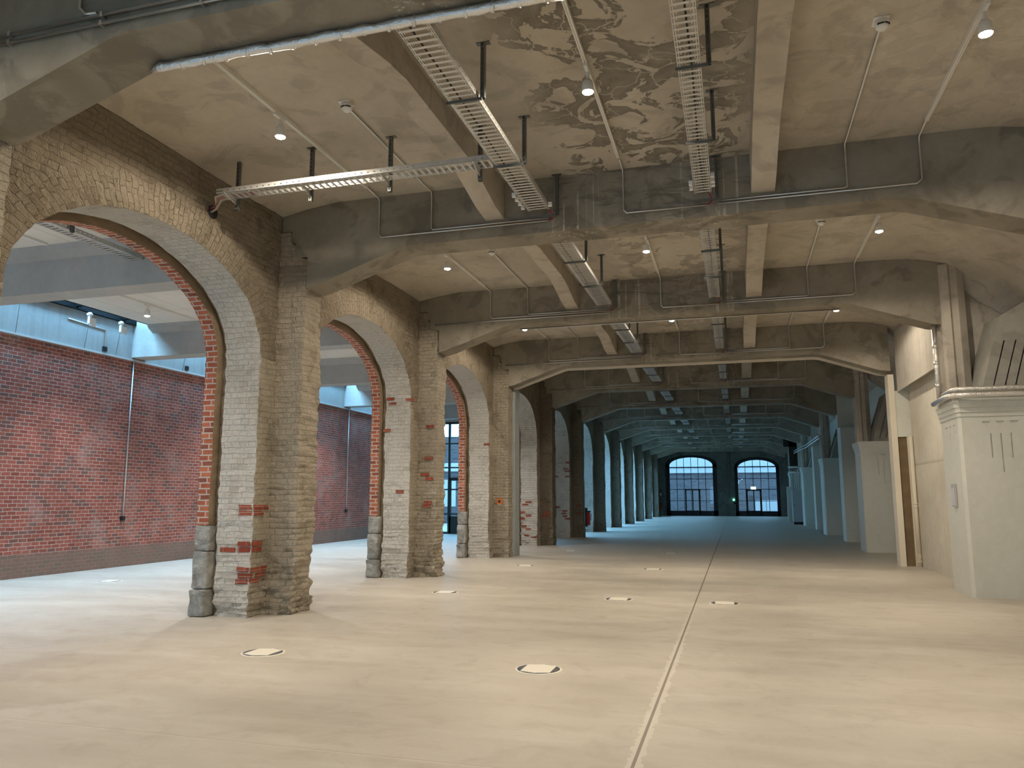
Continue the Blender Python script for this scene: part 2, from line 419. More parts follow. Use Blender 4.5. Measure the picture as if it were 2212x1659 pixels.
# ------------------------------------------------------------------ arcade wall
AW,ZS,RISE=1.99,3.52,1.26
def arch_pts(hw,zs,rise,n):
    return [(-hw*math.cos(PI*i/n), zs+rise*math.sin(PI*i/n)) for i in range(n+1)]
ZT=5.72
mbw=MB()
def bayface(yc,yl,yr,X,fine,flip=False):
    """face of one arcade bay in plane X, between yl and yr"""
    nA=64 if fine else 28; nb=18 if fine else 6
    dz=.0385 if fine else .25
    nz=int(ZS/dz)
    nj=max(2,int(.8/(.045 if fine else .4)))
    # left and right piers
    for (ya,yb_) in ((yl,yc-AW),(yc+AW,yr)):
        nn=max(1,int((yb_-ya)/(.045 if fine else .4)))
        mbw.grid(nn,nz,lambda i,j:(X,ya+(yb_-ya)*i/nn,ZS*j/nz),lambda i,j:(ya+(yb_-ya)*i/nn,ZS*j/nz),0,False,flip)
    ap=arch_pts(AW,ZS,RISE,nA)
    # outer boundary points matched by angle
    H=ZT-ZS; per=[]
    hl=yc-yl; hr=yr-yc
    for i,(y,z) in enumerate(ap):
        a=PI*i/nA; dy=-math.cos(a); dzz=math.sin(a)*.75
        # ray from (0,ZS) to rectangle
        t=1e9
        if dy<-1e-6: t=min(t,hl/-dy)
        if dy>1e-6: t=min(t,hr/dy)
        if dzz>1e-6: t=min(t,H/dzz)
        per.append((dy*t,ZS+dzz*t))
    def fn(i,j):
        p=ap[i]; q=per[i]; t=j/nb
        return (X,yc+p[0]+(q[0]-p[0])*t,p[1]+(q[1]-p[1])*t)
    al=[0]
    for i in range(nA): al.append(al[-1]+math.dist(ap[i],ap[i+1]))
    for i in range(nA):
        p=ap[i]; q=per[i]
        for j in range(nb):
            quad=[(i,j),(i+1,j),(i+1,j+1),(i,j+1)]
            # direction: i increases along +Y for flat wall
            vv=[fn(a,c) for a,c in quad]
            dd=math.dist(ap[i],per[i])*(j+.5)/nb
            if dd<.40:
                uv=[(math.dist((fn(a,c)[1],fn(a,c)[2]),(yc+ap[a][0],ap[a][1])),al[a]) for a,c in quad]
            else: uv=[(v[1],v[2]) for v in vv]
            b=mbw.add(vv)
            idx=[b,b+1,b+2,b+3]
            if flip: idx=idx[::-1]; uv=uv[::-1]
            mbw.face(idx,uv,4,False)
def sweep(yc,hw,zs,rise,x0,x1,fine,mi,bottom=0.0,mb=None):
    """intrados + jambs of an opening, from x0 to x1"""
    mb=mb or mbw
    nA=64 if fine else 28; nzj=int((zs-bottom)/(.0385 if fine else .3)); nx=max(1,int(abs(x1-x0)/(.06 if fine else .6)))
    line=[(-hw,bottom+(zs-bottom)*j/nzj) for j in range(nzj)]+arch_pts(hw,zs,rise,nA)+[(hw,zs-(zs-bottom)*(j+1)/nzj) for j in range(nzj)]
    s=[0]
    for a,c in zip(line,line[1:]): s.append(s[-1]+math.dist(a,c))
    s=[v+bottom for v in s]
    n=len(line)-1
    mb.grid(n,nx,lambda i,j:(x0+(x1-x0)*j/nx,yc+line[i][0],line[i][1]),lambda i,j:(x0+(x1-x0)*j/nx,s[i]),mi,False,False)
def ledge(yc,hw1,hw2,zs,r1,r2,x,mi,bottom=0.0,mb=None,flip=False,fine=False):
    mb=mb or mbw
    nA=64 if fine else 28; nzj=int((zs-bottom)/(.0385 if fine else .3))
    def ln(hw,r): return [(-hw,bottom+(zs-bottom)*j/nzj) for j in range(nzj)]+arch_pts(hw,zs,r,nA)+[(hw,zs-(zs-bottom)*(j+1)/nzj) for j in range(nzj)]
    a=ln(hw1,r1); c=ln(hw2,r2); n=len(a)-1
    mb.grid(n,1,lambda i,j:(x,yc+(a,c)[j][i][0],(a,c)[j][i][1]),None,mi,False,flip)
KMIN,KMAX=-2,11
for k in range(KMIN,KMAX+1):
    yc=YB(k)+2.845; yl=YB(k)+.23; yr=YB(k+1)+.23
    fine=k in (-1,0,1,2,3)
    yl2=max(yl,-6.1); yr2=min(yr,YEND)
    if yc+AW>YEND or yc-AW<-6.1: 
        mbw.box(-7.1,XW,yl2,yr2,0,ZT) if yr2>yl2 else None; continue
    bayface(yc,yl,yr,XW,fine)
    sweep(yc,AW,ZS,RISE,XW,-6.86,fine,1)
    ledge(yc,AW,AW+.05,ZS,RISE,RISE+.05,-6.86,2,fine=fine)
    sweep(yc,AW+.05,ZS,RISE+.05,-6.86,-6.93,fine,2)
    ledge(yc,AW+.05,AW+.14,ZS,RISE+.05,RISE+.14,-6.93,2,flip=True,fine=fine)
    # annex-side skin
    AWs=AW; 
    n0=len(mbw.v)
    _AW=AW; AW=AW+.14; _R=RISE; RISE=RISE+.14
    bayface(yc,yl,yr,-7.10,False,True); sweep(yc,AW,ZS,RISE,-6.93,-7.10,False,0)
    AW=_AW; RISE=_R
def courses(mb, edges_x, edges_y, zmax, amp=.008):
    out=[]
    for x,y,z in mb.v:
        k=z/.077
        if z<zmax and z>.02:
            on=abs(k-round(k))<.06
            q=noise.noise(Vector((x*5,y*5,round(k)*3.7)))
            ex=next((sg for v,sg in edges_x if abs(x-v)<2e-4),0); ey=next((sg for v,sg in edges_y if abs(y-v)<2e-4),0)
            a=amp*(.75+1.3*q) if on else -amp*.6*noise.noise(Vector((math.floor((x+y)*4+(int(k)%2)*.5)*7.3,int(k)*3.1,1.7)))
            x-=ex*a; y-=ey*a
        out.append((x,y,z))
    mb.v=out
ey_=[]
for k in range(KMIN,KMAX+1):
    yc=YB(k)+2.845; ey_+= [(yc-AW,1),(yc+AW,-1)]
courses(mbw,[(XW,1)],ey_,ZS)
# top closing and a few exposed red bricks
mbw.box(-7.05,-6.35,-6.1,YEND,ZT-.05,6.1)
def redbrick(face,a0,n,z,row_off=0,w=.25):
    """face ('X',x) or ('Y',y): bricks standing 6 mm proud of the limewash"""
    ax,c=face
    for i in range(n):
        p0=a0+i*w+.006; p1=a0+(i+1)*w-.006
        if ax=='X': mbw.box(c-.03,c+.013,p0,p1,z+.005,z+.066,3)
        else: mbw.box(p0,p1,c-.013,c+.03,z+.005,z+.066,3)
y1=YB(1)-.38
for z,a,n in ((1.42,0,1),(1.34,.0,1),(.93,0,1),(.85,.0,1),(.59,.0,1),(.51,.10,1),(.43,0,1)):
    redbrick(('X',XW),y1-.0+a,n,z,w=.22); redbrick(('Y',y1),XW-.22+a*.4,n,z,w=.20)
redbrick(('Y',y1),-6.80,1,.85,w=.24); redbrick(('X',XW),y1+.22,1,.59,w=.11); redbrick(('X',XW),y1+.22,1,1.42,w=.11)
y2=YB(2)-.38
for z,x in ((3.55,-6.85),(3.45,-6.80),(3.52,-6.42),(1.66,-6.6),(2.9,-6.9)): redbrick(('Y',y2),x,1,z,w=.18)
y3=YB(3)-.38
for z,x in ((2.95,-6.45),): redbrick(('Y',y3),x,1,z,w=.18)
for kk,lst in ((4,((1.05,-6.9),(.95,-6.7),(.85,-6.9),(.6,-6.85),(.5,-6.7),(.3,-6.75),(1.3,-6.8),(1.38,-6.7),(.25,-6.5))),(5,((2.9,-6.45),(2.65,-6.55),(2.57,-6.5),(2.35,-6.5),(2.35,-6.95),(1.0,-6.6),(.9,-6.65),(.8,-6.6),(1.15,-6.9),(.7,-6.5)))):
    for z,x in lst: redbrick(('Y',YB(kk)-.38),x,1,z,w=.2)
mbw.rough(.014,(2.2,2.2,7),z0=1.0)
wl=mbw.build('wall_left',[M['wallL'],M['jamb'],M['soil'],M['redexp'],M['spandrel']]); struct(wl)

ORD=['rear','first','second','third','fourth','fifth','sixth','seventh','eighth','ninth','tenth','eleventh','twelfth']
def nth(k): return ORD[k]
# orange brick lining with granite feet in each arch
for k in range(-1,KMAX):
    yc=YB(k)+2.845
    if yc+AW>YEND: continue
    fine=k in (0,1,2)
    L=(0,0,0)
    lab={-1:'orange brick arch lining beside the camera, out of the picture on the left'}
    labels={0:'orange brick lining of the nearest, largest arch, on grey granite blocks',1:'orange brick lining of the second arch along the pale brick wall',
            2:'dark reddish brick lining of the third arch, beside the black glazed wall'}
    lb=labels.get(k, 'brick arch lining behind the row of buttresses, arch number %s from the camera'%nth(k+1) if k>=0 else lab[-1])
    e=empty('brick_arch_lining',(-7.0,yc,0),lb,'arch lining','brick linings of the arcade openings')
    mb=MB(); hw=AW-.085; ro=AW+.12; B=1.21
    x0,x1=.055,-.13
    sweep(0,hw,ZS,RISE-.085,x0,x1,fine,0,bottom=B,mb=mb)
    ledge(0,hw,ro,ZS,RISE-.085,RISE+.12,x0,1,bottom=B,mb=mb,flip=True,fine=fine)
    ledge(0,hw,ro,ZS,RISE-.085,RISE+.12,x1,0,bottom=B,mb=mb,fine=fine)
    mb.rough(.008,(4,4,14)); part(mb,'brick_ring',[M['ring'],M['soil']],e)
    for sgn in (-1,1):
        zz=0
        for h,dw in ((.36,.045),(.50,.015),(.35,0)):
            mb=MB(); a=hw-.01-dw; c=ro
            ya,yb_=(sgn*a,sgn*c) if sgn>0 else (sgn*c,sgn*a)
            def bl(x0,x1,y0,y1,z0,z1,n=10):
                for ax in range(3):
                    for side in (0,1):
                        lo=[x0,y0,z0]; hi=[x1,y1,z1]; u,v=[q for q in range(3) if q!=ax]
                        def fn(i,j,ax=ax,side=side,u=u,v=v):
                            q=[0,0,0]; q[ax]=hi[ax] if side else lo[ax]; q[u]=lo[u]+(hi[u]-lo[u])*i/n; q[v]=lo[v]+(hi[v]-lo[v])*j/n
                            # soften edges
                            ed=sum(1 for w in range(3) if abs(q[w]-lo[w])<1e-6 or abs(q[w]-hi[w])<1e-6)
                            if ed>=2:
                                for w in range(3):
                                    md=(lo[w]+hi[w])/2; q[w]+= .010*(1 if q[w]<md else -1)
                            return tuple(q)
                        mb.grid(n,n,fn,None,0,True,(side==0)!=(ax==1))
            bl(-.15,.10,ya,yb_,zz+.004,zz+h-.004)
            mb.v=[(p[0],p[1]+random.uniform(0,0),p[2]) for p in mb.v]
            mb.rough(.011,(6,6,6)); zz+=h
            part(mb,'granite_block',M['stone'],e)

# buttresses
def buttress(k):
    y0,y1=YB(k),YB(k)+.46; fine=-1<=k<=4
    mb=MB(); dz=.0385 if fine else .3
    HT=5.44; nz=int(HT/dz); nx=10 if fine else 1; ny=11 if fine else 1
    yf=y0-.02
    def xo(z): # outer face steps back at the top
        if z>5.02: return XB-.20*min(1,(z-5.02)/.05) if z<5.26 else XB-.26
        return XB+.012
    def ring(i,z):
        return xo(z)
    mb.grid(nx,nz,lambda i,j:(XW-.05+(xo(HT*j/nz)-XW+.05)*i/nx,yf,HT*j/nz),lambda i,j:(XW+.42*i/nx,HT*j/nz))
    mb.grid(ny,nz,lambda i,j:(xo(HT*j/nz),yf+(y1-yf)*i/ny,HT*j/nz),lambda i,j:(yf+(y1-yf)*i/ny,HT*j/nz))
    mb.grid(nx,nz,lambda i,j:(XW-.05+(xo(HT*j/nz)-XW+.05)*i/nx,y1,HT*j/nz),lambda i,j:(XW+.42*i/nx,HT*j/nz),0,False,True)
    mb.grid(nx,ny,lambda i,j:(XW-.05+(xo(HT)-XW+.05)*i/nx,yf+(y1-yf)*j/ny,HT))
    if fine: courses(mb,[(XB+.012,1)],[(yf,-1),(y1,1)],4.9,.010)
    if k in (1,2): mb.rough(.022,(3,3,8),z0=1.1)
    else: mb.rough(.014,(3,3,8),z0=.8)
    rb={2:((3.0,-6.1),(2.35,-6.12),(2.02,-6.2),(1.93,-6.1),(1.45,-6.12),(1.38,-6.16)),4:((1.05,-6.12),(.98,-6.15),(.91,-6.22)),5:((.9,-6.1),(1.2,-6.1))}
    for z,x in rb.get(k,()): mb.box(x,x+.17,yf-.03,yf+.03,z,z+.06,1)
    names={0:'pale brick buttress cut by the left edge of the picture',1:'pale painted brick buttress nearest the camera, with a rough crumbling foot',
           2:'second pale brick buttress, with scattered red bricks on its front',3:'third brick buttress, carrying the orange alarm call point',
           4:'dark brown buttress just behind the lit part of the hall'}
    lb=names.get(k,'shadowed brick buttress on the arcade wall, %s in the row from the camera'%nth(k+1) if k>0 else 'brick buttress behind the camera on the arcade wall')
    o=mb.build('brick_buttress',[M['wallL'] if k<4 else M['darkbrick'],M['redexp']],loc=(XW,y0,0)); tag(o,lb,'buttress','brick buttresses of the arcade'); return o
for k in range(0,KMAX+1): buttress(k)

# ------------------------------------------------------------------ concrete girders
def gprofile(xr=3.68):
    bot=[(-6.29,5.46),(-6.13,5.46),(-6.13,5.28),(-6.07,5.28),(-6.07,5.05),(-5.86,5.05),(-5.86,4.585),(-5.70,4.62),(-4.42,5.055),(-4.30,5.08),(2.02,5.08),(2.16,5.055),(3.45,4.61),(xr,4.58)]
    return bot
def girder(k):
    y0,y1=YB(k),YB(k)+.48
    bot=gprofile(); top=[(x_,cz(x_)-.004) for x_ in (3.68,3.5,3.3,3.1,2.9,2.75)]+[(-5.38,ZC-.004),(-5.9,5.775),(-6.29,5.70)]
    if k in (0,1): 
        bot=bot[:-2]+[(3.45,4.63),(5.4,4.2)]; top=[(5.4,5.95),(-5.38,5.95),(-5.38,ZC-.004),(-5.9,5.775),(-6.29,5.70)]
    mb=MB().prism(bot+top,y0,y1)
    names={0:'concrete girder overhead in the top left corner, two bright conduits on its face',1:'large concrete girder crossing the hall above the nearest buttress, drip stains on its face',
           2:'second concrete girder beyond the nearest full one, ending at the slotted bracket',3:'third concrete girder, above the end of the lamp-lit floor',
           4:'first girder of the unlit part of the hall'}
    lb=names.get(k,'dark bluish girder in the unlit hall, %s crossing counted from the camera'%nth(k+1) if k>0 else 'girder')
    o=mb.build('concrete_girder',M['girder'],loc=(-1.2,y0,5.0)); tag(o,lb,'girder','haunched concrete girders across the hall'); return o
for k in range(0,12): girder(k)

# joists along the hall, haunched at the girders
def joist(x0,x1,k,which):
    ya=YB(k)+.482; yb_=YB(k+1)-.002
    prof=[(ya,5.34),(ya+.45,5.36),(ya+1.1,5.50),(ya+1.5,5.55),(yb_-1.5,5.55),(yb_-1.1,5.50),(yb_-.45,5.36),(yb_,5.32),(yb_,ZC-.003),(ya,ZC-.003)]
    o=MB().prism(prof,x0,x1,'X').build('concrete_joist',M['ceil2'],loc=((x0+x1)/2,ya,5.4))
    pos={0:'nearest',1:'second',2:'third'}.get(k,nth(k+1) if k>=0 else 'rear')
    tag(o,'%s concrete joist along the ceiling, %s bay from the camera'%(which,pos),'joist','concrete joists between the girders')
M['ceil2']=concrete('joist_concrete',(.42,.375,.31),(.57,.52,.44),.9,stain=.35,bump=.008)
for k in range(-1,11):
    joist(-3.13,-2.87,k,'left'); joist(.33,.61,k,'right')

# ------------------------------------------------------------------ right side: pillars, brackets, columns
def fixn(me):
    bm=bmesh.new(); bm.from_mesh(me); bmesh.ops.recalc_face_normals(bm,faces=bm.faces); bm.to_mesh(me); bm.free()
def boolcut(o, cutter):
    fixn(o.data); fixn(cutter.data)
    md=o.modifiers.new('b','BOOLEAN'); md.operation='DIFFERENCE'; md.object=cutter; md.solver='EXACT'
    dg=bpy.context.evaluated_depsgraph_get(); me=bpy.data.meshes.new_from_object(o.evaluated_get(dg))
    o.modifiers.clear(); o.data=me
    bpy.data.objects.remove(cutter,do_unlink=True)
def pillar(k,label,cut=True):
    y=YB(k); L=Vector((3.57,y-.62,0))
    e=empty('concrete_pillar',L,label,'pillar','cream pillars along the right side'); e['kind']='thing'
    # local: x from 0 (hall face), y from 0 (near face)
    D=1.12; W_=1.9
    sh=MB(); n=.045
    sh.prism([(n,0),(W_,0),(W_,D),(0,D),(0,n)],0,2.90,'Z')
    o=part(sh,'shaft',M['cream'],e)
    if cut:
        cm=MB()
        for x0 in (.34,.54,.74): cm.prism([(x0,2.82),(x0+.13,2.82),(x0+.065,2.71)],-.02,.022)
        for x0,zb in ((.455,2.22),(.60,1.99),(.745,2.22)): cm.box(x0-.010,x0+.010,-.02,.022,zb,2.62)
        for y0 in (.25,.50,.75): cm.box(-.02,.018,y0,y0+.05,2.52,2.68); cm.box(-.02,.018,y0-.03,y0+.08,2.76,2.79)
        c=cm.build('cutter',M['cream']); c.location=L
        bpy.context.view_layer.update()
        boolcut(o,c)
    mo=MB()
    for z0,z1,p_ in ((2.90,2.97,.015),(2.97,3.05,.03),(3.05,3.13,.045),(3.13,3.20,.06)):
        mo.prism([(n-p_*.6,-p_),(W_,-p_),(W_,D+p_),(-p_,D+p_),(-p_,n-p_*.6)],z0,z1,'Z')
    part(mo,'capital_moulding',M['cream'],e)
    # sloping bracket with three slots above the capital
    br=MB()
    f0=[(.36,3.20),(.80,4.60),(1.55,5.05),(1.9,5.1),(1.9,3.20)]
    def F(x,z,y): return (x,y,z)
    n_=len(f0); b_=br.add([(x,.06+(z-3.2)*.10,z) for x,z in f0]+[(x-.05 if i<3 else x,.9,z) for i,(x,z) in enumerate(f0)])
    for i in range(n_):
        j=(i+1)%n_; br.face([b_+i,b_+j,b_+n_+j,b_+n_+i])
    br.face([b_+i for i in range(n_)][::-1]); br.face([b_+n_+i for i in range(n_)])
    bo=part(br,'slotted_bracket',M['bracket'],e)
    if cut:
        cm=MB()
        for xs0 in (.55,.72,.87,1.03):
            xt=xs0+.27; dx=.012
            pts=[(xs0-dx,3.30),(xs0+dx,3.30),(xt+dx,4.17),(xt-dx,4.17)]
            b_=cm.add([(x,-.05+(z-3.2)*.10,z) for x,z in pts]+[(x,.135+(z-3.2)*.10,z) for x,z in pts])
            for i in range(4):
                j=(i+1)%4; cm.face([b_+i,b_+j,b_+4+j,b_+4+i])
            cm.face([b_+i for i in range(4)][::-1]); cm.face([b_+4+i for i in range(4)])
        c=cm.build('cutter',M['bracket']); c.location=L; bpy.context.view_layer.update(); boolcut(bo,c)
    # faceted post under the girder end
    po=MB(); yy=.55
    po.prism([(0.02,1.05),(0.02,yy+.08),(.06,yy+.02),(.16,yy),(.20,yy+.05),(.30,yy+.03),(.43,yy+.12),(.43,1.05)],3.2,5.66,'Z')
    part(po,'faceted_post',M['ceil2'],e)
    return e
pillar(2,'big cream pillar with carved triangles, by the right edge of the picture')
pillar(4,'dim cream pillar right behind the pale post, carved triangles near its top')
pillar(6,'bluish pillar with carved triangles, second in the unlit hall')
pillar(8,'far bluish pillar with stepped top on the right, third in the unlit hall',False)
pillar(10,'farthest stepped pillar on the right near the end wall',False)
for k,lb in ((5,'tall plain painted pier between the two dim pillars on the right'),(7,'tall narrow painted pier beyond the second dim pillar'),(9,'far tall painted pier near the electrical equipment')):
    mb=MB().box(3.72,4.65,YB(k)-.45,YB(k)+.45,0,4.08); mb.box(3.70,4.65,YB(k)+.02,YB(k)+.46,4.08,5.7)
    tag(mb.build('painted_pier',M['cream'],loc=(4.2,YB(k),0)),lb,'pier','tall painted piers on the right')
# transverse rear of the cove beside pillar 2, and infill wall of the third bay
mb=MB(); mb.box(3.98,5.45,YB(2)+.26,YB(2)+.5,3.0,6.0)
mb.box(3.98,5.45,YB(1)+.26,YB(1)+.5,3.0,6.0)
struct(mb.build('trim_1',M['ceil2']))
yA,yB_=YB(2)+.5,YB(3)+.02
mb=MB(); mb.box(4.05,4.35,yA,yB_,0,4.2)
struct(mb.build('wall_side',M['board']))
mb=MB()
mb.prism([(3.80,4.07),(3.80,5.35),(3.84,5.6),(4.4,5.9),(4.4,4.30),(4.03,4.18)],yA,yB_)
struct(mb.build('wall_side_upper',M['plaster']))

# portal in the third girder line
e=empty('portal_lining',(0,YB(3),0),'pale boarded lining around the opening where the lamp light ends','door frame')
mb=MB(); mb.box(3.61,3.74,.03,.42,0,4.50); part(mb,'side_post',M['jambboard'],e)
mb=MB(); mb.box(-5.88,-5.80,.40,.86,0,4.56); part(mb,'side_post',M['pale'],e)
mb=MB(); gp=gprofile()[6:]
n_=len(gp)
mb.prism(gp+[(x,z-.055) for x,z in gp[::-1]],.41,.50); part(mb,'head_board',M['jambboard'],e)
e=empty('boxed_pier',(3.74,YB(3)+.06,0),'cream box over a brown panel, right beside the pale post','panel')
part(MB().box(.0,.33,-.02,.40,3.0,4.10),'upper_box',M['cream'],e)
part(MB().box(.02,.20,.02,.40,0,3.0),'brown_panel',M['wood'],e)
part(MB().box(.20,.27,.0,.40,0,3.0),'corner_strip',M['jambboard'],e)
mb=MB().tube([(4.0,YB(3)-.05,0.0),(4.0,YB(3)-.05,3.0)],.045,12)
for zz in (.1,.14,.18,.22,.26,1.35,1.42): mb.tube([(4.0,YB(3)-.05,zz),(4.0,YB(3)-.05,zz+.022)],.056,12)
tag(mb.build('stand_pipe',M['jambboard'],loc=(4.0,YB(3)-.05,0)),'cream painted vertical pipe in the corner beside the brown panel','pipe')

# foil pipes round the capital of pillar 2
yq=YB(2)-.62
for i,(z,off,lb) in enumerate(((3.345,.03,'upper foil-wrapped pipe bent round the top of the big cream pillar'),(3.24,.13,'lower foil-wrapped pipe bent round the top of the big cream pillar'))):
    mb=MB().tube([(3.57-off,yq+.95,z-.02),(3.57-off,yq+.12,z),(3.60-off*.5,yq-.02-off,z),(3.72,yq-.05-off,z),(4.6,yq-.05-off,z),(5.4,yq-.05-off,z)],.047,12)
    for xx in (3.8,4.25,4.8): mb.tube([(xx,yq-.05-off,z),(xx+.05,yq-.05-off,z)],.046,12)
    tag(mb.build('foil_pipe',M['foil'],loc=(4.4,yq,z)),lb,'pipe')
mb=MB().tube([(3.50,YB(2)+.15,3.2),(3.50,YB(2)+.15,4.60)],.045,12)
for z in (3.5,3.9,4.2): mb.tube([(3.50,YB(2)+.15,z),(3.50,YB(2)+.15,z+.06)],.052,12)
tag(mb.build('foil_pipe',M['foil'],loc=(3.5,YB(2)+.15,3.2)),'vertical foil-wrapped pipe dropping from the second girder to the pillar top','pipe')
e=empty('wall_notice_case',(3.565,YB(2)-.08,1.62),'small grey notice case fixed to the side of the big cream pillar','notice')
part(MB().box(-.03,0,-.11,.11,-.19,.19),'case',M['cabinet'],e); part(MB().box(-.034,-.030,-.09,.09,-.17,.12),'paper',M['paper'],e)

# girder 0 conduits and foil pipe
for z,lb,x1 in ((5.165,'lower bright conduit on the girder in the top left corner',1.5),(5.235,'upper bright conduit on the girder in the top left corner, bent upward',-4.66)):
    path=[(-6.2,YB(0)-.03,z),(x1 if z<5.2 else 1.5,YB(0)-.03,z)]
    mb=MB().tube(path,.013,8)
    for x in (-5.4,-4.5,-3.6,-2.6,-1.5): mb.box(x-.012,x+.012,YB(0)-.045,YB(0),z-.02,z+.02)
    tag(mb.build('steel_conduit',M['conduit'],loc=(-4,YB(0),z)),lb,'conduit')
mb=MB().tube([(-4.55,YB(0)-.03,5.262),(-4.66,YB(0)-.03,5.27),(-4.72,YB(0)-.03,5.33),(-4.72,YB(0)-.03,5.84)],.013,8)
tag(mb.build('steel_conduit',M['conduit'],loc=(-4.72,YB(0),5.3)),'short conduit rising to the slab in the top left corner','conduit')
mb=MB(); pth=[(-4.42,YB(0)+.42,5.02)]+[(-4.42+.1*i,YB(0)+.42+random.uniform(-.004,.004),5.035+random.uniform(-.004,.004)) for i in range(1,80)]
mb.tube(pth,[.016]+[.036+.004*math.sin(i*2.1) for i in range(1,80)],12)
for i in range(3,78,2):
    q=pth[i]; mb.tube([(q[0]-.01,q[1],q[2]),(q[0]+.012,q[1]+.01,q[2])],.043,12)
tag(mb.build('foil_pipe',M['foil'],loc=(-1,YB(0)+.42,5.03)),'shiny foil-wrapped pipe along the far bottom edge of the top left girder','pipe')

# ------------------------------------------------------------------ ceiling services
BAYN={1:'nearest',2:'second',3:'third'}
def bayname(k): return {1:'the nearest bay',2:'the second bay',3:'the third bay'}.get(k,'the %s bay'%nth(k) if k>0 else 'the bay overhead')
# conduit runs (template at girder 1, local origin on girder face)
def run(kind):
    mb=MB(); y=-.020; r=.0115
    if kind=='A': mb.tube([(-4.72,-.42,5.82),(-4.72,-.04,5.80),(-4.72,y,5.74),(-4.72,y,5.27),(-4.68,y,5.23),(-2.25,y,5.23)],r,8)
    if kind=='B': mb.tube([(-3.92,-2.45,5.82),(-3.92,-.04,5.81),(-3.92,y,5.74),(-3.92,y,5.30),(-3.90,y,5.265),(-2.25,y,5.265)],r,8)
    if kind=='C': mb.tube([(-1.25,-.36,5.82),(-1.25,-.04,5.81),(-1.25,y,5.74),(-1.25,y,5.27),(-1.21,y,5.225),(-.19,y,5.225)],r,8)
    if kind=='D': mb.tube([(1.43,-2.45,5.82),(1.43,-.04,5.81),(1.43,y,5.74),(1.43,y,5.28),(1.40,y,5.265),(-.05,y,5.265)],r,8)
    if kind=='E': mb.tube([(2.24,-.40,5.82),(2.24,-.04,5.80),(2.24,y,5.74),(2.24,y,5.28),(2.18,y,5.228),(-.09,y,5.228)],r,8)
    if kind=='F': mb.tube([(-5.95,y,5.17),(-2.27,y,5.185)],r,8)
    return mb
desc={'A':'leftmost vertical drop','B':'second vertical drop from the left','C':'vertical drop between the cable trays',
      'D':'vertical drop just right of the right joist','E':'rightmost vertical drop','F':'low horizontal pipe from the brick wall'}
for kind in 'ABCDEF':
    base=None
    for k in range(1,11):
        if kind=='F' and k==1: continue
        lb='conduit on the face of girder %s, %s'%({1:'one',2:'two',3:'three',4:'four',5:'five',6:'six',7:'seven',8:'eight',9:'nine',10:'ten'}[k],desc[kind])
        if base is None:
            base=tag(run(kind).build('steel_conduit',M['conduit']),lb,'conduit','steel conduits on the girders'); base.location=(0,YB(k),0)
        else: dup(base,(0,YB(k),0),lb)
mb=MB().tube([(-4.2,YB(2)+.40,5.062),(2.0,YB(2)+.40,5.062)],.012,8)
tag(mb.build('steel_conduit',M['conduit'],loc=(-1,YB(2)+.4,5.06)),'thin bright conduit under the soffit of the second girder','conduit')
# tracks and spotlights
trk=None; LAMPX={-4.72:'left',-1.25:'middle',2.24:'right'}
for k in (0,1,2,3):
    for x,side in LAMPX.items():
        lb='%s white light track under the ceiling of %s'%(side,bayname(k))
        if trk is None:
            mb=MB(); mb.box(-.018,.018,-4.55,-.42,-.035,0); mb.box(-.018,-.006,-4.55,-.42,-.045,-.035); mb.box(.006,.018,-4.55,-.42,-.045,-.035)
            trk=tag(mb.build('light_track',M['track']),lb,'light track','white light tracks'); trk.location=(x,YB(k),ZC)
        else: dup(trk,(x,YB(k),ZC),lb)
def lamp_proto(loc,lb,lit):
    e=empty('track_spotlight',loc,lb,'spotlight','white track spotlights')
    mb=MB().box(-.017,.017,-.14,.06,-.075,-.045); part(mb,'adapter',M['white'],e)
    mb=MB().box(-.012,.012,-.03,.03,-.20,-.07); part(mb,'bracket',M['white'],e)
    mb=MB().lathe([(.035,-.15),(.052,-.17),(.060,-.27),(.058,-.275),(.050,-.268)],n=20); hd=part(mb,'lamp_head',M['white'],e)
    mb=MB().lathe([(.030,-.292),(.052,-.282),(.054,-.270)],n=20); part(mb,'lens',lit,hd)
    return e
lp=None
LAMPS=[]
for k in (0,1,2,3):
    for x,side in LAMPX.items():
        y=YB(k)-2.52; lb='lit spotlight on the %s track in %s'%(side,bayname(k)); LAMPS.append((x,y,ZC-.33))
        if lp is None: lp=lamp_proto((x,y,ZC),lb,M['lens'])
        else: dup(lp,(x,y,ZC),lb)
# smoke detectors
sd=None
for k in (1,2):
    for x,side in ((-3.90,'left'),(1.43,'right')):
        lb='white smoke detector on the %s side of %s'%(side,bayname(k)); loc=(x,YB(k)-2.53,ZC)
        if sd is None:
            sd=empty('smoke_detector',loc,lb,'smoke detector','ceiling smoke detectors')
            part(MB().box(-.075,.055,-.075,.075,-.012,0),'base_plate',M['white'],sd)
            dm_=part(MB().lathe([(.062,-.012),(.064,-.04),(.056,-.075),(.030,-.10),(.010,-.104)],n=24),'sensor_dome',M['white'],sd)
            mb=MB()
            for a in (-2.3,-1.2): 
                for t in range(6):
                    aa=a+t*.14; mb.box(.0585*math.cos(aa)-.008,.0585*math.cos(aa)+.008,.0585*math.sin(aa)-.008,.0585*math.sin(aa)+.008,-.066,-.056)
            part(mb,'air_slot',M['black'],dm_)
        else: dup(sd,loc,lb)
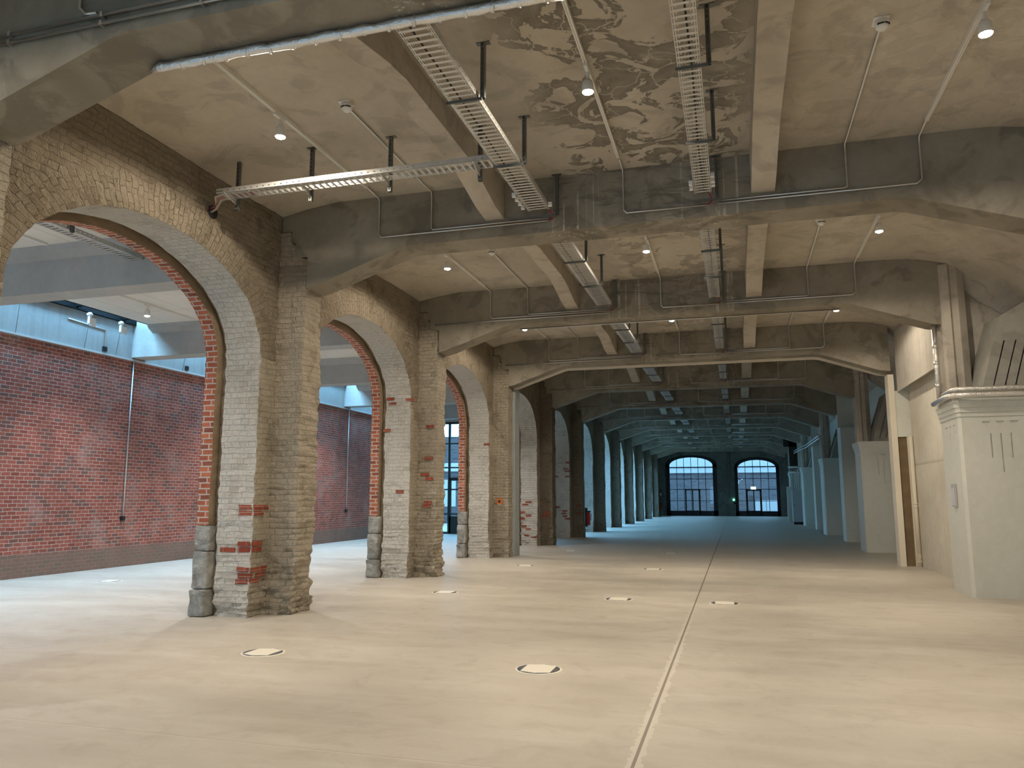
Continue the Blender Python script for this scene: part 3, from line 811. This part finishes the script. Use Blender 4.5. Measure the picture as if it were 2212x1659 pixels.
# cable trays
def tray_mesh(w,y0,y1,closed=False):
    """perforated tray lying along Y, bottom at z=0"""
    fl=MB(); t=.0025
    rail=.028
    # bottom: edge strips + rungs + inner slotted strips
    pitch=.082; n=int((y1-y0)/pitch)
    for sx in (0,1):
        xo=0 if sx==0 else w-rail
        fl.box(xo,xo+.009,y0,y1,0,t); fl.box(xo+rail-.009,xo+rail,y0,y1,0,t)
        for i in range(n): 
            yy=y0+i*pitch; fl.box(xo+.009,xo+rail-.009,yy,yy+.022,0,t)
    for i in range(n+1):
        yy=y0+i*pitch
        fl.box(rail,w-rail,yy-.006,yy+.026,0,t)
    for i in range(0,n):
        yy=y0+i*pitch
        for q in (rail+.012,w-rail-.020): fl.box(q,q+.008,yy,yy+.05,0,t)
    sd_=MB()
    for xo in (0,w-t):
        sd_.box(xo,xo+t,y0,y1,0,.022); sd_.box(xo,xo+t,y0,y1,.034,.062)
        for i in range(n): yy=y0+i*pitch; sd_.box(xo,xo+t,yy,yy+.06,.022,.034)
    return fl,sd_
def hanger_mesh(x,y,z0,z1,foot=True):
    mb=MB(); w=.042; t=.006
    mb.box(x-w/2,x+w/2,y+.018,y+.022,z0,z1)                         # web, behind
    mb.box(x-w/2,x-w/2+.004,y-.02,y+.02,z0,z1); mb.box(x+w/2-.004,x+w/2,y-.02,y+.02,z0,z1)
    # perforated front: two strips with bridges
    mb.box(x-w/2,x-.006,y-.022,y-.018,z0,z1); mb.box(x+.006,x+w/2,y-.022,y-.018,z0,z1)
    n=int((z1-z0)/.05)
    for i in range(n+1): mb.box(x-.006,x+.006,y-.022,y-.018,z0+i*.05,min(z1,z0+i*.05+.02))
    mb.box(x-.065,x+.065,y-.03,y+.03,z1-.006,z1)
    return mb
def tray(k,x0,x1,hx,side,proto):
    lb='%s steel cable tray hanging under the ceiling of %s'%(side,bayname(k))
    if proto: return dup(proto,(x0,YB(k),5.285),lb)
    e=empty('cable_tray',(x0,YB(k),5.285),lb,'cable tray','steel cable trays along the hall')
    a,c=tray_mesh(x1-x0,-4.68,-.27); part(a,'slotted_floor',M['steel'],e); part(c,'side_rail',M['steel'],e)
    for yh in (-3.18,-1.70,-.06):
        h=part(hanger_mesh(hx-x0,yh,.0,ZC-5.285),'hanger',M['darksteel'],e)
        mb=MB(); mb.box(-.02,hx-x0,yh-.035,yh-.020,-.030,-.002); mb.box(-.02,hx-x0,yh-.035,yh+.01,-.006,-.002)
        part(mb,'cross_arm',M['darksteel'],e)
    # cables resting inside
    mb=MB()
    for i in range(1):
        xx=.11
        mb.tube([(xx,-4.68,.016),(xx+.01,-3,.016),(xx-.008,-1.6,.016),(xx,-.25,.016)],.008,6,mi=0)
    part(mb,'cable',M['black'],e)
    mb=MB().tube([(x1-x0-.03,-.25,.01),(x1-x0+.0,-.06,-.01),(x1-x0-.02,-.03,-.04),(x1-x0-.08,-.03,-.06)],.008,6)
    part(mb,'red_cable',M['redcable'],e)
    return e
tl=tr_=None
for k in range(1,10):
    r=tray(k,-2.46,-2.17,-2.125,'left',tl); tl=tl or r
    r=tray(k,-.34,-.14,-.075,'right',tr_); tr_=tr_ or r
# small white fire-stop tags beside tray ends in bay one
wt=None
for (x,y,z,lb) in ((-2.49,9.0,5.28,'left of the left tray end, farther one'),(-2.49,8.86,5.28,'left of the left tray end, nearer one'),(-2.49,8.72,5.28,'left of the left tray, third from its end'),(-2.49,9.14,5.28,'left of the left tray, right at its end'),
                   (-2.14,9.18,5.30,'right of the left tray, beside the last hanger'),(-.37,8.95,5.28,'left of the right tray end, nearer one'),(-.37,9.10,5.28,'left of the right tray end, farther one'),(-.115,8.82,5.30,'right of the right tray end, nearest'),(-.115,8.98,5.30,'right of the right tray end, middle'),(-.115,9.10,5.30,'right of the right tray end, farthest')):
    if wt is None: wt=tag(box(-.022,.022,-.022,.022,-.02,.03).build('cable_tag',M['white']),'small white cable tag '+lb,'cable tag','white cable tags at the tray ends'); wt.location=(x,y,z)
    else: dup(wt,(x,y,z),'small white cable tag '+lb)
# branch tray from the arcade wall to the left tray
e=empty('cable_tray',(-6.0,7.66,5.285),'cable tray crossing from the brick wall to the left tray','cable tray')
a,c=tray_mesh(.22,-3.52,0)
def rot(mb): mb.v=[(-p[1],p[0],p[2]) for p in mb.v]; mb.f=[f for f in mb.f]; return mb
part(rot(a),'slotted_floor',M['steel'],e); part(rot(c),'side_rail',M['steel'],e)
for xh in (.13,1.17,2.22,3.34):
    part(hanger_mesh(xh,.25,-.13,ZC-5.285),'hanger',M['darksteel'],e)
    mb=MB(); mb.box(xh-.012,xh+.012,-.02,.25,-.010,-.002); mb.prism([(-.02,-.010),(.235,-.075),(.235,-.01)],xh-.004,xh+.004,'X'); part(mb,'cross_arm',M['steel'],e)
cab=[]
for i in range(9):
    a=i*.7; y=7.72+.018*i
    mb=MB().tube([(-5.55,y,5.30),(-5.95,y,5.302),(-6.08,y+.02,5.29),(-6.20,7.93+.02*math.cos(a),5.23+.03*math.sin(a)),(-6.36,7.97+.03*math.cos(a),5.20+.035*math.sin(a))],.008,6)
    if i in (3,5):
        cn,cm_,lb='cable',M['redcable'],'red cable bending from the crossing tray into the wall hole'
    else: cn,cm_,lb='cable',M['greycable'],'grey cable bending from the crossing tray into the wall hole'
    tag(mb.build(cn,cm_,loc=(-6.0,y,5.3)),lb,'cable',lb+'s')
struct(MB().lathe([(.001,-.004),(.085,-.004),(.085,.004),(.001,.004)],n=20).build('hole_shade_disc',M['black']))  # flat black disc: darkness of the cable hole put in as colour
bpy.data.objects['hole_shade_disc'].rotation_euler=(0,PI/2,0); bpy.data.objects['hole_shade_disc'].location=(-6.285,7.99,5.20)

# ------------------------------------------------------------------ floor boxes
fb=None
def fbl(x,y,lb):
    global fb
    if fb is None:
        fb=empty('floor_box',(x,y,0),lb,'floor box','round floor boxes')
        part(MB().lathe([(.225,0.0),(.225,.003),(.20,.004),(.001,.004)],n=40),'pale_collar',M['disc'],fb)
        part(MB().lathe([(.200,.004),(.200,.006),(.001,.006)],n=40),'dark_ring',M['ringdark'],fb)
        h=.150
        pl=[]
        for a in range(4):
            for t in (-.36,-.12,.12,.36):
                an=PI/2*a+t; rr=min(.192,h/max(abs(math.cos(an)),.01) if a%2==0 else h/max(abs(math.sin(an)),.01))
                pl.append((rr*math.cos(an)*1.0,rr*math.sin(an)))
        part(MB().prism([(-.14,-.14),(0,-.185),(.14,-.14),(.14,.14),(0,.185),(-.14,.14)],.006,.009,'Z'),'lid',M['disc'],fb)
    else: dup(fb,(x,y,0),lb)
for i,(x,y,lb) in enumerate(((-4.77,7.24,'round floor box nearest the big brick pier'),(-1.84,7.28,'round floor box nearest the bottom middle of the floor'),(-4.78,12.5,'round floor box in front of the second brick pier'),
        (-1.84,12.43,'round floor box in the second row, left of the floor joint'),(-.23,12.40,'round floor box just right of the long floor joint'),(-4.80,17.75,'round floor box in front of the third brick pier'),
        (-1.84,17.65,'round floor box in the middle of the third row'),(-4.80,22.9,'dim round floor box just past the portal, by the dark buttress'),(-1.84,22.6,'dim round floor box just past the portal, mid floor'),
        (-11.56,12.35,'round floor box in the side hall before the red brick wall'),(-11.56,17.6,'round floor box in the side hall seen through the second arch'))): fbl(x,y,lb)
# stray dark fittings
e=empty('alarm_call_point',(-6.10,YB(3)-.045,1.47),'orange alarm call point on the third brick buttress','call point')
hs=part(MB().box(-.07,.07,-.03,.03,-.07,.07),'housing',M['orange'],e); part(MB().box(-.035,.035,-.034,-.028,-.035,.035),'button_window',M['black'],hs)
part(MB().box(-.055,.055,-.02,.03,-.11,-.07),'lower_plate',M['cabinet'],e)

# ------------------------------------------------------------------ side hall (annex)
XA=-13.7; YG=31.8; ZA=5.60
mbr=MB().box(XA-.4,XA,-2.5,YG,0,4.80)
struct(mbr.build('wall_annex',M['red']))
struct(box(XA-.45,XA+.02,-2.5,YG,4.80,6.9).build('wall_annex_upper',M['pale']))
struct(box(XA-.02,XA+.05,-2.5,YG,4.79,4.83).build('trim_3',M['band']))
struct(box(XA-.4,-7.0,-2.8,-2.5,4.85,6.0).build('wall_annex_rear',M['pale']))
# ceiling with a slot along the wall
struct(box(-13.12,-7.0,-2.5,YG+.2,ZA,ZA+.3).build('ceiling_annex',M['boards']))
for k in range(-1,6):
    y=YB(k)
    mb=MB().prism([(XA,4.87),(-7.05,4.87),(-7.05,5.42),(XA,5.42)],y,y+.45)
    mb.prism([(y-.22,ZA+.02),(y-.16,5.52),(y,5.42),(y+.45,5.42),(y+.6,5.52),(y+.66,ZA+.02)],-13.12,-7.05,'X')
    mb.box(XA,-13.12,y,y+.45,5.42,6.0)
    names={0:'grey precast girder in the side hall, beside the camera',1:'grey precast girder seen through the nearest arch',2:'precast girder in the side hall washed pale blue by the skylight',3:'precast girder in the side hall seen through the second arch',4:'precast girder near the glazed end of the side hall',5:'last precast girder over the glazed wall of the side hall',-1:'precast girder behind the camera in the side hall'}
    o=mb.build('precast_girder',[M['annexbeam']],loc=(-10.3,y,4.87)); tag(o,names[k],'girder','precast girders of the side hall')
    if k<5:
        e=empty('skylight_frame',(-13.4,y+.45,ZA+.02),{0:'black steel skylight frame over the side hall beside the camera',1:'black steel skylight frame above the red brick wall, through the nearest arch',2:'black steel skylight frame above the red wall, through the second arch'}.get(k,'black steel skylight frame above the red wall, %s bay'%nth(k+2)),'skylight','skylight frames')
        L=P-.45
        part(MB().box(.25,.31,0,L,-.02,.36),'long_rail',M['rubber'],e)
        part(MB().box(-.30,-.20,0,L,.02,.36),'long_rail',M['rubber'],e)
        for i in range(4):
            part(MB().box(-.28,.28,.3+i*1.35,.38+i*1.35,.08,.32),'cross_bar',M['rubber'],e)
# actuator brackets with rods on the upper wall
ab=None
for i,(y,lb) in enumerate(((11.45,'thin tie rod by the left edge of the nearest arch, above the red wall'),(13.15,'white pulley bracket with thin rod, left of the pair above the red wall'),(14.05,'white pulley bracket with thin rod, right of the pair above the red wall'),
                 (16.3,'pulley bracket beyond the pale blue girder'),(18.4,'pulley bracket seen through the second arch, left one'),(19.3,'pulley bracket seen through the second arch, right one'))):
    loc=(-13.35,y,5.50)
    if ab is None or i==1:
        e=empty('pulley_bracket',loc,lb,'bracket','white pulley brackets')
        if i: 
            part(MB().lathe([(.03,.06),(.06,.03),(.06,-.0),(.03,-.02)],n=14),'pulley_cap',M['white'],e)
            part(MB().box(-.03,.03,-.02,.03,-.18,.0),'arm',M['white'],e); part(MB().box(-.02,.02,.03,.16,-.22,-.05),'side_plate',M['white'],e)
        part(MB().tube([(0,0,-.1),(-.30,.22,-.67)],.006,6),'tie_rod',M['darksteel'],e); ab=e
    else: dup(ab,loc,lb)
tag(MB().box(-10.42,-10.38,5.2,9.3,ZA-.04,ZA).build('light_track',M['track'],loc=(-10.4,7,ZA)),'empty light track on the side hall ceiling, at the top left of the nearest arch','light track')
# black boxes and conduits on the annex wall
bb=None
for (y,z,lb) in ((13.95,4.92,'black box at the top of the red wall, seen through the nearest arch'),(16.7,4.92,'black box at the top of the red wall beside the orange brick'),(14.86,1.10,'black box at the bottom of the long pipe on the red wall'),(25.6,1.10,'black box at the bottom of the pipe seen through the second arch'),
                  (20.0,4.92,'black box topping the red wall, through the second arch, left'),(22.6,4.92,'black box topping the red wall, through the second arch, right')):
    if bb is None: bb=tag(box(-.02,.06,-.055,.055,-.05,.05).build('junction_box',M['black']),lb,'junction box','black junction boxes'); bb.location=(XA,y,z)
    else: dup(bb,(XA,y,z),lb)
for y,lb in ((14.86,'long vertical conduit down the red brick wall, through the nearest arch'),(25.6,'vertical conduit down the red wall, through the second arch')):
    tag(MB().tube([(XA+.03,y,1.15),(XA+.03,y,4.85)],.015,8).build('steel_conduit',M['conduit'],loc=(XA,y,1.15)),lb,'conduit')
tag(MB().tube([(XA+.03,13.95,4.95),(XA+.03,13.95,5.36),(XA+.03,12.9,5.40)],.014,8).build('steel_conduit',M['conduit'],loc=(XA,13.5,5)),'bent white conduit on the pale concrete above the red wall','conduit')
# annex tracks, lamps, trays
for k,lbt in ((1,'nearest'),(2,'second'),(3,'third')):
    for x in (-12.2,-10.4,-8.6):
        pass
LA=[]
for k in range(0,5):
    for x,side in ((-11.65,'left'),(-8.4,'right')):
        lb='%s light track on the side hall ceiling, bay %s'%(side,['zero','one','two','three','four'][k])
        dup(trk,(x,YB(k),ZA),lb)
        loc=(x,YB(k)+3.37 if x<-11 else YB(k)+2.6,ZA)
        loc=(loc[0],loc[1]-P,loc[2])
        dup(lp,loc,'lit spotlight on the %s track of the side hall, bay %s'%(side,['zero','one','two','three','four'][k])); LA.append((loc[0],loc[1],ZA-.33))
for k in (1,2,3):
    e=empty('cable_tray',(-9.0,YB(k),5.27),'steel cable tray of the side hall, seen through the %s arch'%({1:'nearest',2:'second',3:'third'}[k]),'cable tray')
    a,c=tray_mesh(.25,-4.5,.2); part(a,'slotted_floor',M['steel'],e); part(c,'side_rail',M['steel'],e)
    for yh in (-3.0,-1.4,.05): part(hanger_mesh(.28,yh,-.04,ZA-5.27),'hanger',M['darksteel'],e)

# glazed end of the side hall, and the courtyard
def glazing(name,x0,x1,y,z0,z1,xs,zs,mat,ft=.07,kind=True):
    fr=MB(); fr.box(x0,x1,y-.04,y+.04,z0,z0+ft); fr.box(x0,x1,y-.04,y+.04,z1-ft,z1)
    for x in [x0+ft/2,x1-ft/2]+xs: fr.box(x-ft/2,x+ft/2,y-.04,y+.04,z0,z1)
    for z in zs: fr.box(x0,x1,y-.035,y+.035,z-.03,z+.03)
    o=fr.build(name,mat,loc=((x0+x1)/2,y,z0)); struct(o)
    g_=box(x0+.02,x1-.02,y-.004,y+.004,z0+.02,z1-.02); gg=g_.build('glass_pane',M['glass']); gg.parent=o; gg.location=-o.location
    return o
glazing('window_4',-4.4,.2,-6.2,.3,3.4,[-2.9,-1.4],[1.3,2.4],M['blackframe'])
glazing('window_5',XA,-7.05,-2.6,0,4.85,[-12.0,-10.4,-8.7],[1.3,2.6,3.8],M['greenframe'],.09)
w3=glazing('window_3',XA,-7.05,YG,0,4.85,[-12.9,-12.02,-11.1,-10.2,-9.3,-8.4],[.85,1.9,2.85,3.9],M['greenframe'],.09)
mb=MB(); 
for x in (-12.0,-11.1): mb.box(x-.07,x+.07,YG-.06,YG+.05,0,2.4)
mb.box(-12.0,-11.1,YG-.06,YG+.05,0,.75); mb.box(-12.0,-11.1,YG-.06,YG+.05,2.28,2.42)
o=mb.build('door_1',M['greenframe'],loc=(-11.5,YG,0)); struct(o)
struct(box(XA,-7.05,YG-.1,YG+.15,4.85,5.7).build('wall_annex_end',M['annexbeam']))
# building across the courtyard
e=empty('courtyard_building',(-18,44,0),'pale blue grey building outside the glazed end of the side hall','building')
part(MB().box(-9,3,0,6,0,5.2),'wall',M['facade'],e)
part(MB().box(-9.1,3.1,-.15,0,3.1,3.6),'concrete_band',M['band'],e)
for i in range(7): part(MB().box(-8.2+i*1.5,-7.2+i*1.5,-.05,.02,1.0,2.6),'window',M['band'],e)

# ------------------------------------------------------------------ end wall with two arched windows
W1=(-5.67,-1.46,4.30,.75); W2=(-.05,3.45,4.05,.78)
def seg_arch(x0,x1,zs,rise,n=16):
    c=(x0+x1)/2; hw=(x1-x0)/2
    return [(c-hw*math.cos(PI*i/n),zs+rise*math.sin(PI*i/n)) for i in range(n+1)]
mb=MB()
mb.box(-6.6,W1[0],YEND,YEND+.5,0,6.1); mb.box(W1[1],W2[0],YEND,YEND+.5,0,6.1); mb.box(W2[1],5.5,YEND,YEND+.5,0,6.1)
for (x0,x1,zs,r) in (W1,W2):
    ap=seg_arch(x0,x1,zs,r)
    for a,c in zip(ap,ap[1:]):
        mb.prism([a,c,(c[0],6.1),(a[0],6.1)],YEND,YEND+.5)
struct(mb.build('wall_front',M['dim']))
def archwin(name,x0,x1,zs,r,gx0,gx1,gzs,gr,cols,rows,gb,dx0,dx1,dz):
    y=YEND+.15
    fr=MB(); o_=seg_arch(x0,x1,zs,r,20); i_=seg_arch(gx0,gx1,gzs,gr,20)
    for k in range(20):
        fr.prism([o_[k],o_[k+1],i_[k+1],i_[k]],y,y+.12)
    fr.box(x0,gx0,y,y+.12,0,zs); fr.box(gx1,x1,y,y+.12,0,zs); fr.box(x0,x1,y,y+.12,0,gb)
    fr.prism([(x0,zs),(gx0,gzs),(gx0,zs-.3),(x0,zs-.3)],y,y+.12); fr.prism([(x1,zs),(gx1,gzs),(gx1,zs-.3),(x1,zs-.3)],y,y+.12)
    c=(gx0+gx1)/2; hw=(gx1-gx0)/2
    def top(x): return gzs+gr*math.sqrt(max(0,1-((x-c)/hw)**2))
    for j in range(1,cols):
        x=gx0+(gx1-gx0)*j/cols; fr.box(x-.022,x+.022,y+.02,y+.09,gb,top(x)+.05)
    for z in rows:
        h=hw if z<=gzs else hw*math.sqrt(max(0,1-((z-gzs)/gr)**2)); fr.box(c-h,c+h,y+.02,y+.09,z-.022,z+.022)
    o=fr.build(name,M['blackframe'],loc=(c,y,0)); struct(o)
    gm=MB(); ap=seg_arch(gx0,gx1,gzs,gr,20)
    gm.prism([(gx0,gb)]+ap+[(gx1,gb)],y+.05,y+.058); g_=gm.build('glass_pane',M['glass']); g_.parent=o; g_.location=-o.location
    dm=MB(); t=.11
    dm.box(dx0,dx0+t,y-.02,y+.1,0.05,dz); dm.box(dx1-t,dx1,y-.02,y+.1,.05,dz); dm.box(dx0,dx1,y-.02,y+.1,dz-t,dz); dm.box(dx0,dx1,y-.02,y+.1,.05,gb+.03); dm.box((dx0+dx1)/2-.04,(dx0+dx1)/2+.04,y-.02,y+.1,.05,dz); dm.box(dx0,dx1,y,y+.08,1.22,1.27)
    d=dm.build('door_leaf',M['blackframe']); d.parent=o; d.location=-o.location
archwin('window_1',*W1,-5.33,-1.80,4.18,.68,6,[4.0,3.06,2.18,1.24],.42,-4.1,-2.85,2.22)
archwin('window_2',*W2,.20,3.20,3.92,.66,5,[4.0,3.06,2.18,1.24],.42,.82,1.98,2.16)
e=empty('exit_sign',(1.38,YEND-.3,2.28),'glowing pale exit sign hanging before the right arched window','exit sign')
part(MB().box(-.20,.20,-.03,.03,-.10,.10),'lit_face',M['exit'],e); part(MB().tube([(0,0,.1),(0,0,.5)],.01,6),'stem',M['black'],e)
e=empty('door_release',(-.19,YEND-.03,1.32),'small green-lit box on the wall between the two arched windows','control box')
part(MB().box(-.07,.07,-.05,.03,-.06,.09),'green_light',M['green'],e); part(MB().box(-.02,.22,-.03,.03,-.34,-.16),'black_box',M['black'],e)
tag(box(-.15,.17,-.01,.01,-.18,.18).build('paper_notice',M['band']),'pale notice on the glass of the right window door','notice').location=(1.18,YEND+.12,1.5)
for i,(x,lb) in enumerate(((-.55,'thin wall pipe left of the green light'),(-.38,'thin wall pipe just above the green light'))):
    tag(MB().tube([(x,YEND-.03,1.5),(x,YEND-.03,5.2)],.025,6).build('wall_pipe',M['darksteel'],loc=(x,YEND,1.5)),lb,'pipe')
def extinguisher(loc,lb,m):
    e=empty('fire_extinguisher',loc,lb,'fire extinguisher')
    part(MB().lathe([(.05,0),(.085,.02),(.085,.42),(.05,.50),(.025,.53)],n=16),'cylinder',m,e)
    vl=part(MB().box(-.03,.10,-.02,.02,.53,.58),'valve_lever',M['black'],e); part(MB().tube([(.03,0,.54),(.12,0,.45),(.11,0,.2)],.012,6),'hose',M['black'],vl)
    return e
e=extinguisher((-6.05,YEND-1.1,.45),'red fire extinguisher left of the left arched window',M['redpaint']); 
tag(MB().box(-.05,.05,-.01,.01,-.06,.12).build('extinguisher_sign',M['white']),'small sign above the red extinguisher by the left arched window','sign').location=(-6.1,YEND-.02,1.75)
tag(box(-6.25,-5.9,YEND-1.25,YEND-.95,0,.44).build('extinguisher_stand',M['darksteel']),'low dark stand under the far red extinguisher','stand')
e=extinguisher((-5.76,YB(5)+.62,.45),'dark fire extinguisher on the side of a shadowed buttress',M['redpaint'])
tag(MB().box(-5.88,-5.80,YB(5)+.55,YB(5)+.70,.40,1.15).build('extinguisher_board',M['black']),'black backing board behind the dark fire extinguisher','board')

# buildings outside the end windows
e=empty('street_building',(0,84,0),'brick building with white concrete bands beyond the arched windows','building')
part(MB().box(-16,14,0,8,0,4.05),'brick_wall',M['facade'],e); part(MB().box(-16,14,-.3,0,4.05,4.6),'lower_band',M['band'],e); part(MB().box(-16,14,-.5,8,4.7,5.7),'upper_band',M['band'],e)
part(MB().box(-16,14,.4,8,5.7,9),'upper_wall',M['facade'],e)
for i in range(9): part(MB().box(-15+i*3.1,-12.8+i*3.1,.3,.42,5.9,7.6),'window',M['paper'],e)
struct(box(-40,30,YEND+.4,100,-.3,-.06).build('ground',M['asphalt']))
struct(box(-40,-14.2,-6,YEND+.5,-.3,-.02).build('ground_side',M['asphalt']))
e=empty('fence',(3.0,76,0),'pale blue panel fence low outside the right arched window','fence')
for i in range(4): part(MB().box(-1.3+i*1.0,-.35+i*1.0,0,.06,0,1.25),'panel',M['band'],e)
# young blossoming tree
e=empty('young_tree',(.2,74,0),'young tree with white blossom outside the right arched window','tree')
mb=MB().tube([(0,0,0),(.05,0,1.5),(0,0,3.2),(.1,0,4.4)],[.05,.04,.03,.01],6)
lf=MB(); random.seed(3)
for i in range(10):
    z=1.8+i*.28; a=random.uniform(0,6.28); L=random.uniform(.3,.7); p1=(math.cos(a)*L,math.sin(a)*L,z+.4)
    mb.tube([(0.03,0,z),p1],[.012,.004],5)
    for j in range(7):
        t=random.uniform(.3,1); c=(p1[0]*t+random.uniform(-.06,.06),p1[1]*t,z+.4*t+random.uniform(-.06,.06))
        lf.lathe([(.004,-.03),(.04,0),(.004,.03)],c,6)
part(mb,'trunk',M['wood'],e); part(lf,'blossom',M['white'],e)

# ------------------------------------------------------------------ technical corner on the far right
yy=48.0
e=empty('electrical_cabinet',(3.15,yy,0),'grey electrical cabinet on the far right of the unlit hall','cabinet')
part(MB().box(0,.62,0,.5,.14,1.98),'body',M['cabinet'],e); part(MB().box(.03,.59,.02,.48,0,.14),'plinth',M['black'],e); dr=part(MB().box(.04,.58,-.015,0,.18,1.94),'door',M['cabinet'],e); part(MB().box(.08,.10,-.035,-.015,1.0,1.15),'handle',M['black'],dr)
mb=MB().box(3.1,3.55,yy+.1,yy+.5,3.2,5.2); mb.box(2.8,3.5,yy+.1,yy+.5,4.5,5.0)
tag(mb.build('black_duct',M['black'],loc=(3.3,yy,3.2)),'black ventilation duct above the far electrical cabinet','duct')
for z,lb in ((3.3,'upper'),(3.0,'lower')):
    tag(MB().tube([(3.0,yy+.1,z),(4.2,yy+.1,z)],.07,12).build('steel_duct',M['steel'],loc=(3.5,yy,z)),'%s silver pipe across the black duct, far right'%lb,'pipe')
for i in range(5):
    tag(MB().tube([(3.15+i*.11,yy+.3,2.0),(3.15+i*.11,yy+.3,3.2)],.02,6).build('cable_riser',M['darksteel'] if i%2 else M['greycable'],loc=(3.15+i*.11,yy,2)),'vertical cable riser above the far electrical cabinet','cable','cable risers above the cabinet')
tag(box(3.05,3.4,yy+3,yy+3.4,0,2.2).build('electrical_cabinet',M['cream']),'slim pale cabinet behind the grey electrical cabinet','cabinet')
for dz,lb in ((0,'lower'),(.12,'upper')):
    tag(MB().tube([(3.45,34.6,4.02+dz),(3.45,41,4.02+dz),(3.3,44,4.02+dz),(3.3,47,4.05+dz)],.035,8).build('wall_pipe',M['conduit'],loc=(3.4,41,4)),'%s of two bright pipes running along the far right wall'%lb,'pipe')

# ------------------------------------------------------------------ lights
WARM=(1.0,.86,.68)
def spot(loc,e,ang,blend,col,name,r=.05):
    l=bpy.data.lights.new(name,'SPOT'); l.energy=e; l.spot_size=math.radians(ang); l.spot_blend=blend; l.color=col; l.shadow_soft_size=r
    o=bpy.data.objects.new(name,l); COL.objects.link(o); o.location=loc; return o
for i,(x,y,z) in enumerate(LAMPS):
    spot((x,y,z),300,46,1.0,WARM,'lamp_beam'); spot((x,y,z),85,84,.3,WARM,'lamp_flood'); spot((x,y,z),165,170,.25,WARM,'lamp_spill')
for (x,y,z) in LA:
    spot((x,y,z),470,112,.8,(1,.97,.95),'annex_lamp_beam')
def area(loc,sx,sy,e,col,rot=(0,0,0),name='sky_opening'):
    l=bpy.data.lights.new(name,'AREA'); l.shape='RECTANGLE'; l.size=sx; l.size_y=sy; l.energy=e; l.color=col
    o=bpy.data.objects.new(name,l); COL.objects.link(o); o.location=loc; o.rotation_euler=rot; return o
SKY=(.27,.64,1.0)
area((-13.5,14.6,6.15),.45,34,3300,SKY,rot=(0,-math.radians(28),0),name='skylight_daylight')
area((-12.5,46,9.5),6,27,4200,(.16,.54,1.0),rot=(0,-math.radians(38),0),name='courtyard_sky_boost')  # added area lamp, strengthens the sky light through the far arches
w=bpy.data.worlds.new('sky'); SC.world=w; w.use_nodes=True
bg=w.node_tree.nodes['Background']; bg.inputs[0].default_value=(.34,.665,1.0,1); bg.inputs[1].default_value=3.7

# ------------------------------------------------------------------ camera
cam=bpy.data.cameras.new('camera'); co=bpy.data.objects.new('camera',cam); COL.objects.link(co); SC.camera=co
cam.sensor_fit='HORIZONTAL'; cam.sensor_width=36; cam.lens=36*1661/2212; cam.clip_end=300
pit=math.atan(243/1661); yaw=math.atan(484/math.hypot(1661,243))
co.location=(0,0,1.6); co.rotation_euler=(PI/2+pit,0,yaw)
SC.view_settings.view_transform='Standard'; SC.view_settings.look='None'; SC.view_settings.exposure=0; SC.view_settings.gamma=1
SC.view_settings.use_curve_mapping=False
SC.cycles.max_bounces=6; SC.cycles.diffuse_bounces=4; SC.cycles.glossy_bounces=2; SC.cycles.transparent_max_bounces=6
SC.cycles.caustics_reflective=False; SC.cycles.caustics_refractive=False
SC.cycles.use_adaptive_sampling=True; SC.cycles.adaptive_threshold=.11; SC.cycles.adaptive_min_samples=12; SC.cycles.use_denoising=True
SC.cycles.sample_clamp_indirect=4
